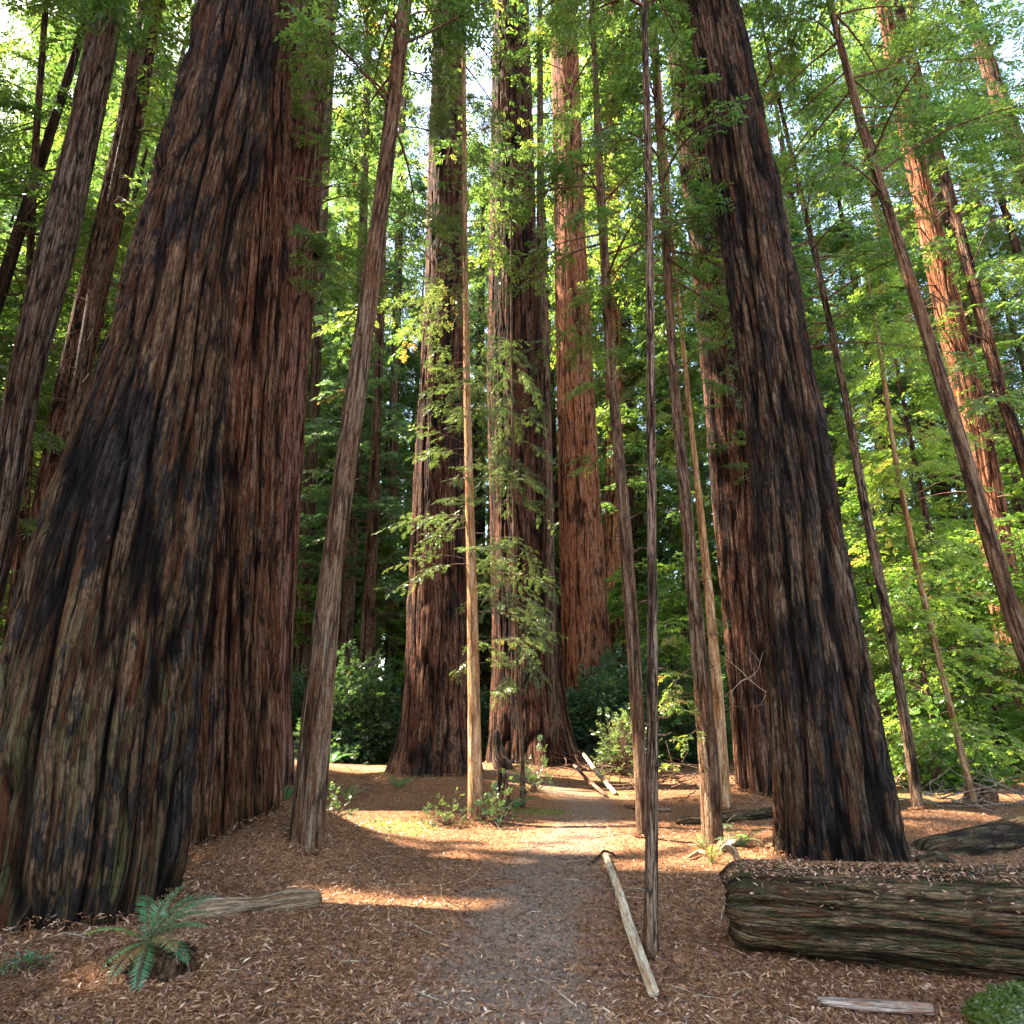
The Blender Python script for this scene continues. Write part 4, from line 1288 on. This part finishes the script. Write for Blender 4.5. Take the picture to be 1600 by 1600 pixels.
# ------------------------------------------------------------------ ferns and small plants
def fern(label, x, y, fr, L, seed, mat='fern', cat='fern', zoff=0., name='fern', up=.9, az=None, tones=None, ups=None):
    rg = np.random.default_rng(seed)
    base = np.array([x, y, gz(x, y) + zoff])
    r = root(name, base, label, cat)
    for k in range(fr):
        lv, wd = Buf(), Buf()
        ph = (az[k] if az else 6.28 * k / fr + rg.normal(0, .25))
        l = L * (.7 + .4 * rg.random())
        n = 40
        t = np.linspace(0, 1, n)
        u_ = up * (.75 + .4 * rg.random()) if not ups else ups[k]
        ang = np.clip(u_ - 1.5 * t ** 1.5, -1.2, 1.5)
        dx = np.cumsum(np.cos(ang)) / n * l
        dz = np.cumsum(np.sin(ang)) / n * l
        P = base + np.stack([np.cos(ph) * dx, np.sin(ph) * dx, dz], 1)
        P[:, 2] = np.maximum(P[:, 2], ground(P[:, 0], P[:, 1]) + .01)
        T = unit(np.gradient(P, axis=0))
        S = unit(np.cross(T, np.array([0, 0, 1.]) + rg.normal(0, .25, 3)))
        sticks(wd, P[:-1], P[1:], .0035, .003)
        pl = l * .17 * np.sin(np.clip(t * 1.08 + .1, 0, 1) * math.pi) ** .7
        tn = (tones[k] if tones else .45) + rg.normal(0, .05, n)
        for sd in (-1, 1):
            d = unit(S * sd + T * .35 + np.array([0, 0, -.22]) + rg.normal(0, .07, (n, 3)))
            w = T * (l / n * .40)
            m = P + d * (pl * .35)[:, None]
            V = np.stack([P, m - w, P + d * pl[:, None], m + w], 1).reshape(-1, 3)
            lv.add(V, np.arange(4 * n).reshape(n, 4), lv=np.repeat(np.clip(tn, 0, 1), 4))
        f = part(r, 'frond', lv.mesh('frond', M[mat], base))
        s = bpy.data.objects.new('stalk', wd.mesh('stalk', M['twig'], base))
        C.objects.link(s)
        s.parent = f
    return r


fern('blue green sword fern growing from the rotten stump in the lower left', -2.48, 5.05, 13, .54, 1, zoff=.15, up=1.15, az=[.6, .25, .05, -.25, .4, -.7, 2.2, -2.0, -1.7, -.5, .1, -1.2, 3.4],
     ups=[1.5, 1.2, .85, .7, 1.0, .5, .9, .2, .1, .3, .6, -.1, .6],
     tones=[.4, .5, .45, .6, .4, .99, .4, .5, .97, .45, .55, .4, .5])
fern('small fern clump in front of the left foot of the flared redwood', *flat(622, 1236)[:2], 8, .8, 2)
fern('arching fern with one orange frond on the dark debris left of the flared redwood', *flat(545, 1252)[:2], 6, .8, 3, tones=[.4, .99, .5, .4, .98, .4])
fern('fern behind the bare slender trunk, close to the purplish redwood', *flat(445, 1250)[:2], 7, .9, 4)
fern('fern in the shade beside the black upright stick', *flat(803, 1262)[:2], 8, .7, 5)
fern('ferny clump at the edge of the blackish bush', *flat(515, 1205)[:2], 9, 1.3, 6)
fern('small pale fern between the slim trunk and the big charred redwood', *flat(1160, 1335)[:2], 6, .5, 7, tones=[.8] * 6)
fern('bright fern sprig leaning from the foot of the slim trunk', *flat(1112, 1350)[:2], 4, .55, 8, tones=[.95] * 4, up=1.3)
fern('tiny fern sprouting from the split in the big mossy log', 2.62, 5.50, 3, .12, 9, zoff=.30, up=.8)
bush('small_shrub', 'small pale leafed shrub at the left foot of the sunlit sapling', *flat(700, 1290)[:2], .42, .42, 50, 901, 'sapling', .12, .018, 3, 'shrub')
bush('small_shrub', 'dull leafy shrub tangled round the dark reddish broken stump', *flat(775, 1290)[:2], .38, .7, 80, 902, 'shade', .14, .014, 5, 'shrub')
bush('small_shrub', 'young feathery redwood sprout beside the black upright stick', *flat(835, 1240)[:2], .55, .9, 55, 903, 'sapling', .22, .012, 7, 'shrub')
bush('small_shrub', 'leafy green sprays in front of the dark bush, beside the close pair of thin trunks', *flat(972, 1215)[:2], 1.0, 2.2, 240, 904, 'sapling', .3, .02, 5, 'shrub')
bush('clover_patch', 'little green clover clump against the foot of the massive left trunk', -3.35, 5.12, .18, .07, 60, 905, 'shade', .05, .016, 2, 'small plant')
bush('small_shrub', 'little sunny shrub with lime leaves at the foot of the sticks on the right', *flat(1465, 1240)[:2], .5, 1.1, 240, 906, 'broad', .22, .03, 4, 'shrub')
bush('small_shrub', 'sprouting yellow green sprig on the litter right of the bare slender trunk', *flat(520, 1312)[:2], .25, .35, 34, 907, 'sapling', .12, .016, 4, 'shrub')


# ------------------------------------------------------------------ moss chunk, litter
def lump(name, label, cat, c, size, mat, seed, rough=1.):
    th, ph = np.meshgrid(np.linspace(0, 2 * math.pi, 90, endpoint=False), np.linspace(.02, math.pi - .02, 60))
    d = np.stack([np.sin(ph) * np.cos(th), np.sin(ph) * np.sin(th), np.cos(ph)], -1).reshape(-1, 3)
    rr = 1 + .25 * vn(d * 1.6, seed) + .14 * rough * vn(d * 4, seed + 1) + .06 * rough * vn(d * 11, seed + 2) + (rough - 1) * .05 * vn(d * 24, seed + 3)
    V = d * rr[:, None] * size
    i, j = np.meshgrid(np.arange(59), np.arange(90), indexing='ij')
    Q = np.stack([i * 90 + j, i * 90 + (j + 1) % 90, (i + 1) * 90 + (j + 1) % 90, (i + 1) * 90 + j], -1).reshape(-1, 4)[:, ::-1]
    me = mesh(name, V, Q, M[mat], {'bk': V, 'hg': np.full(len(V), .5), 'lv': np.clip(.5 + .5 * vn(V * 30, seed), 0, .9)}, True)
    o = bpy.data.objects.new(name, me)
    C.objects.link(o)
    o.location = c
    tag(o, label, cat)
    return o


def pieces(n, X, Y, Z, size, seed, tilt=.35, nrm=None, aspect=.16, buf=None):
    """Dead needles and shreds: bent slivers lying every way."""
    rg = np.random.default_rng(seed)
    b = buf or Buf()
    ph = rg.random(n) * 6.283
    up = unit((nrm if nrm is not None else np.array([0, 0, 1.])) + rg.normal(0, tilt, (n, 3)))
    d = np.stack([np.cos(ph), np.sin(ph), np.zeros(n)], 1)
    d = unit(d - up * np.sum(d * up, 1)[:, None])
    s = np.cross(up, d)
    L = size * (.35 + 1.1 * rg.random(n) ** 1.6)
    w = L * aspect * (.5 + rg.random(n))
    P = np.stack([X, Y, Z], 1)
    bow = up * (L * rg.normal(.06, .12, n))[:, None]
    a, e = P - d * (L / 2)[:, None] + s * (L * rg.normal(0, .1, n))[:, None], P + d * (L / 2)[:, None]
    m = P + bow
    V = np.stack([a, m - s * w[:, None], e, m + s * w[:, None]], 1).reshape(-1, 3)
    b.add(V, np.arange(4 * n).reshape(n, 4), lv=np.repeat(np.clip(rg.beta(1.6, 1.7, n) + .22 * v2(X, Y, .9, 77) + .1 * v2(X, Y, 5, 78), 0, 1), 4))
    return b


lump('rotten_stump', 'low crumbling rooty stump under the fern in the lower left', 'stump', (-2.48, 5.12, -.05), (.34, .25, .18), 'stump', 171, 1.6)
lump('mossy_rock', 'bright green moss covered chunk in the bottom right corner', 'mossy chunk', (3.02, 4.33, .0), (.38, .24, .15), 'moss', 71)
mb = Buf()
rg = np.random.default_rng(5)
n = 9000
d = unit(rg.normal(0, 1, (n, 3)))
d[:, 2] = np.abs(d[:, 2])
rr = 1 + .25 * vn(d * 1.6, 71) + .14 * vn(d * 4, 72) + .06 * vn(d * 11, 73)
P = d * rr[:, None] * np.array([.38, .24, .15])
pieces(n, P[:, 0], P[:, 1], P[:, 2] + .004 + .02 * rg.random(n) ** 3, .026, 6, 1.0, d, .16, mb)
par = [o for o in C.objects if o.name == 'mossy_rock'][0]
part(par, 'moss', mb.mesh('moss', M['moss']))['kind'] = 'stuff'

rg = np.random.default_rng(21)
n = 250000
u = rg.random(n)
y = 3.6 + 14 * u ** 1.9
x = (rg.random(n) - .5) * 2 * (1.0 * y + 1.0)
pd = path_dist(x, y)
k = rg.random(n) < np.clip(.22 + (pd - .25) * 1.0 + .5 * v2(x, y, 1.6, 31), .42, 1)
x, y = x[k], y[k]
n = len(x)
b = pieces(n, x, y, ground(x, y) + .006, .042, 22, .4, aspect=.13)
# curled shreds near the camera
n2 = 26000
y2 = 3.4 + 4.5 * rg.random(n2) ** 1.4
x2 = (rg.random(n2) - .5) * 2 * (y2 * .95 + .6)
k = rg.random(n2) < np.clip(.15 + (path_dist(x2, y2) - .3), .06, 1)
x2, y2 = x2[k], y2[k]
pieces(len(x2), x2, y2, ground(x2, y2) + .014, .072, 23, .55, aspect=.06, buf=b)
# duff heaped against the feet of the trunks
for fx, fy, fr, cnt_ in FEET:
    a_ = rg.random(cnt_) * 2 * math.pi
    dd = fr * (.92 + .5 * rg.random(cnt_) ** 1.7)
    X_, Y_ = fx + np.cos(a_) * dd, fy + np.sin(a_) * dd
    hh = (.05 + .10 * np.clip(vn(np.stack([np.cos(a_) * 2.5 + fx, np.sin(a_) * 2.5, np.zeros(cnt_)], 1), 44) + .4, 0, 1)) * np.clip(fr, .15, 1.2) ** .5
    pieces(cnt_, X_, Y_, ground(X_, Y_) + .01 + hh * np.exp(-((dd / fr - .92) * fr / .22)) * rg.random(cnt_) ** .4, .055, 45, .7, aspect=.10, buf=b)
# whole fallen sprays
n3 = 5200
y3 = 3.6 + 9 * rg.random(n3) ** 1.6
x3 = (rg.random(n3) - .5) * 2 * (y3 * .95 + .6)
k = rg.random(n3) < np.clip(.15 + (path_dist(x3, y3) - .3) + .6 * v2(x3, y3, 1.2, 33), .04, 1)
x3, y3 = x3[k], y3[k]
n3 = len(x3)
ph = rg.random(n3) * 6.28
sprays(b, np.stack([x3, y3, ground(x3, y3) + .018], 1), np.stack([np.cos(ph), np.sin(ph), rg.normal(.05, .1, n3)], 1), unit(np.array([0, 0, 1.]) + rg.normal(0, .2, (n3, 3))),
       .07 + .1 * rg.random(n3), 8, .0022, np.clip(rg.normal(.55, .22, n3), 0, 1), rg, lenf=.28)
o = bpy.data.objects.new('leaf_litter', b.mesh('leaf_litter', M['litter']))
C.objects.link(o)
tag(o, 'dead brown redwood needles and shreds covering the ground', 'leaf litter', kind='stuff')

# litter resting on the big log
n = 26000
t = rg.random(n)
s = np.interp(t, np.linspace(0, 1, len(lax)), np.arange(len(lax)))
i0 = np.clip(s.astype(int), 0, len(lax) - 1)
c, rd = lax[i0], lrr[i0]
el = rg.normal(.05, .52, n)
k = np.abs(el) < 1.45
c, rd, el = c[k], rd[k], el[k]
dirv = np.array([.26, -.0, 0])
nr = np.stack([np.zeros(len(el)) - .28 * np.sin(el), -np.sin(el) * .96, np.cos(el)], 1)
nr = unit(nr)
kk = rg.random(len(el)) < np.where(el > .6, .2, 1) * np.clip(.75 + .8 * v2(c[:, 0] + el, el * 2, 2.2, 61), .1, 1)
c, rd, nr = c[kk], rd[kk], nr[kk]
P = c + nr * (rd + .022)[:, None]
b = pieces(len(P), P[:, 0], P[:, 1], P[:, 2], .038, 24, .4, nr, .10)
o = bpy.data.objects.new('log_litter', b.mesh('log_litter', M['litter']))
C.objects.link(o)
tag(o, 'dead leaf slivers lying on top of the big mossy log', 'leaf litter', kind='stuff')

# low green growth on the sunny moss and at the wood's edge
n = 2600
cxy = np.array([(-1.9, 11.6, 1.1), (7.5, 12.5, 2.0), (9, 16, 2.5), (-3, 19, 2.0), (3.5, 20, 2.5), (.5, 13.6, .6)])
w = rg.integers(0, len(cxy), n)
x = cxy[w, 0] + rg.normal(0, 1, n) * cxy[w, 2] * .6
y = cxy[w, 1] + rg.normal(0, 1, n) * cxy[w, 2] * .4
b = pieces(n, x, y, ground(x, y) + .012, .06, 25, .8, aspect=.16)
o = bpy.data.objects.new('ground_cover', b.mesh('ground_cover', M['needle_warm']))
C.objects.link(o)
tag(o, 'low green seedlings and moss on the clearing floor', 'ground cover', kind='stuff')
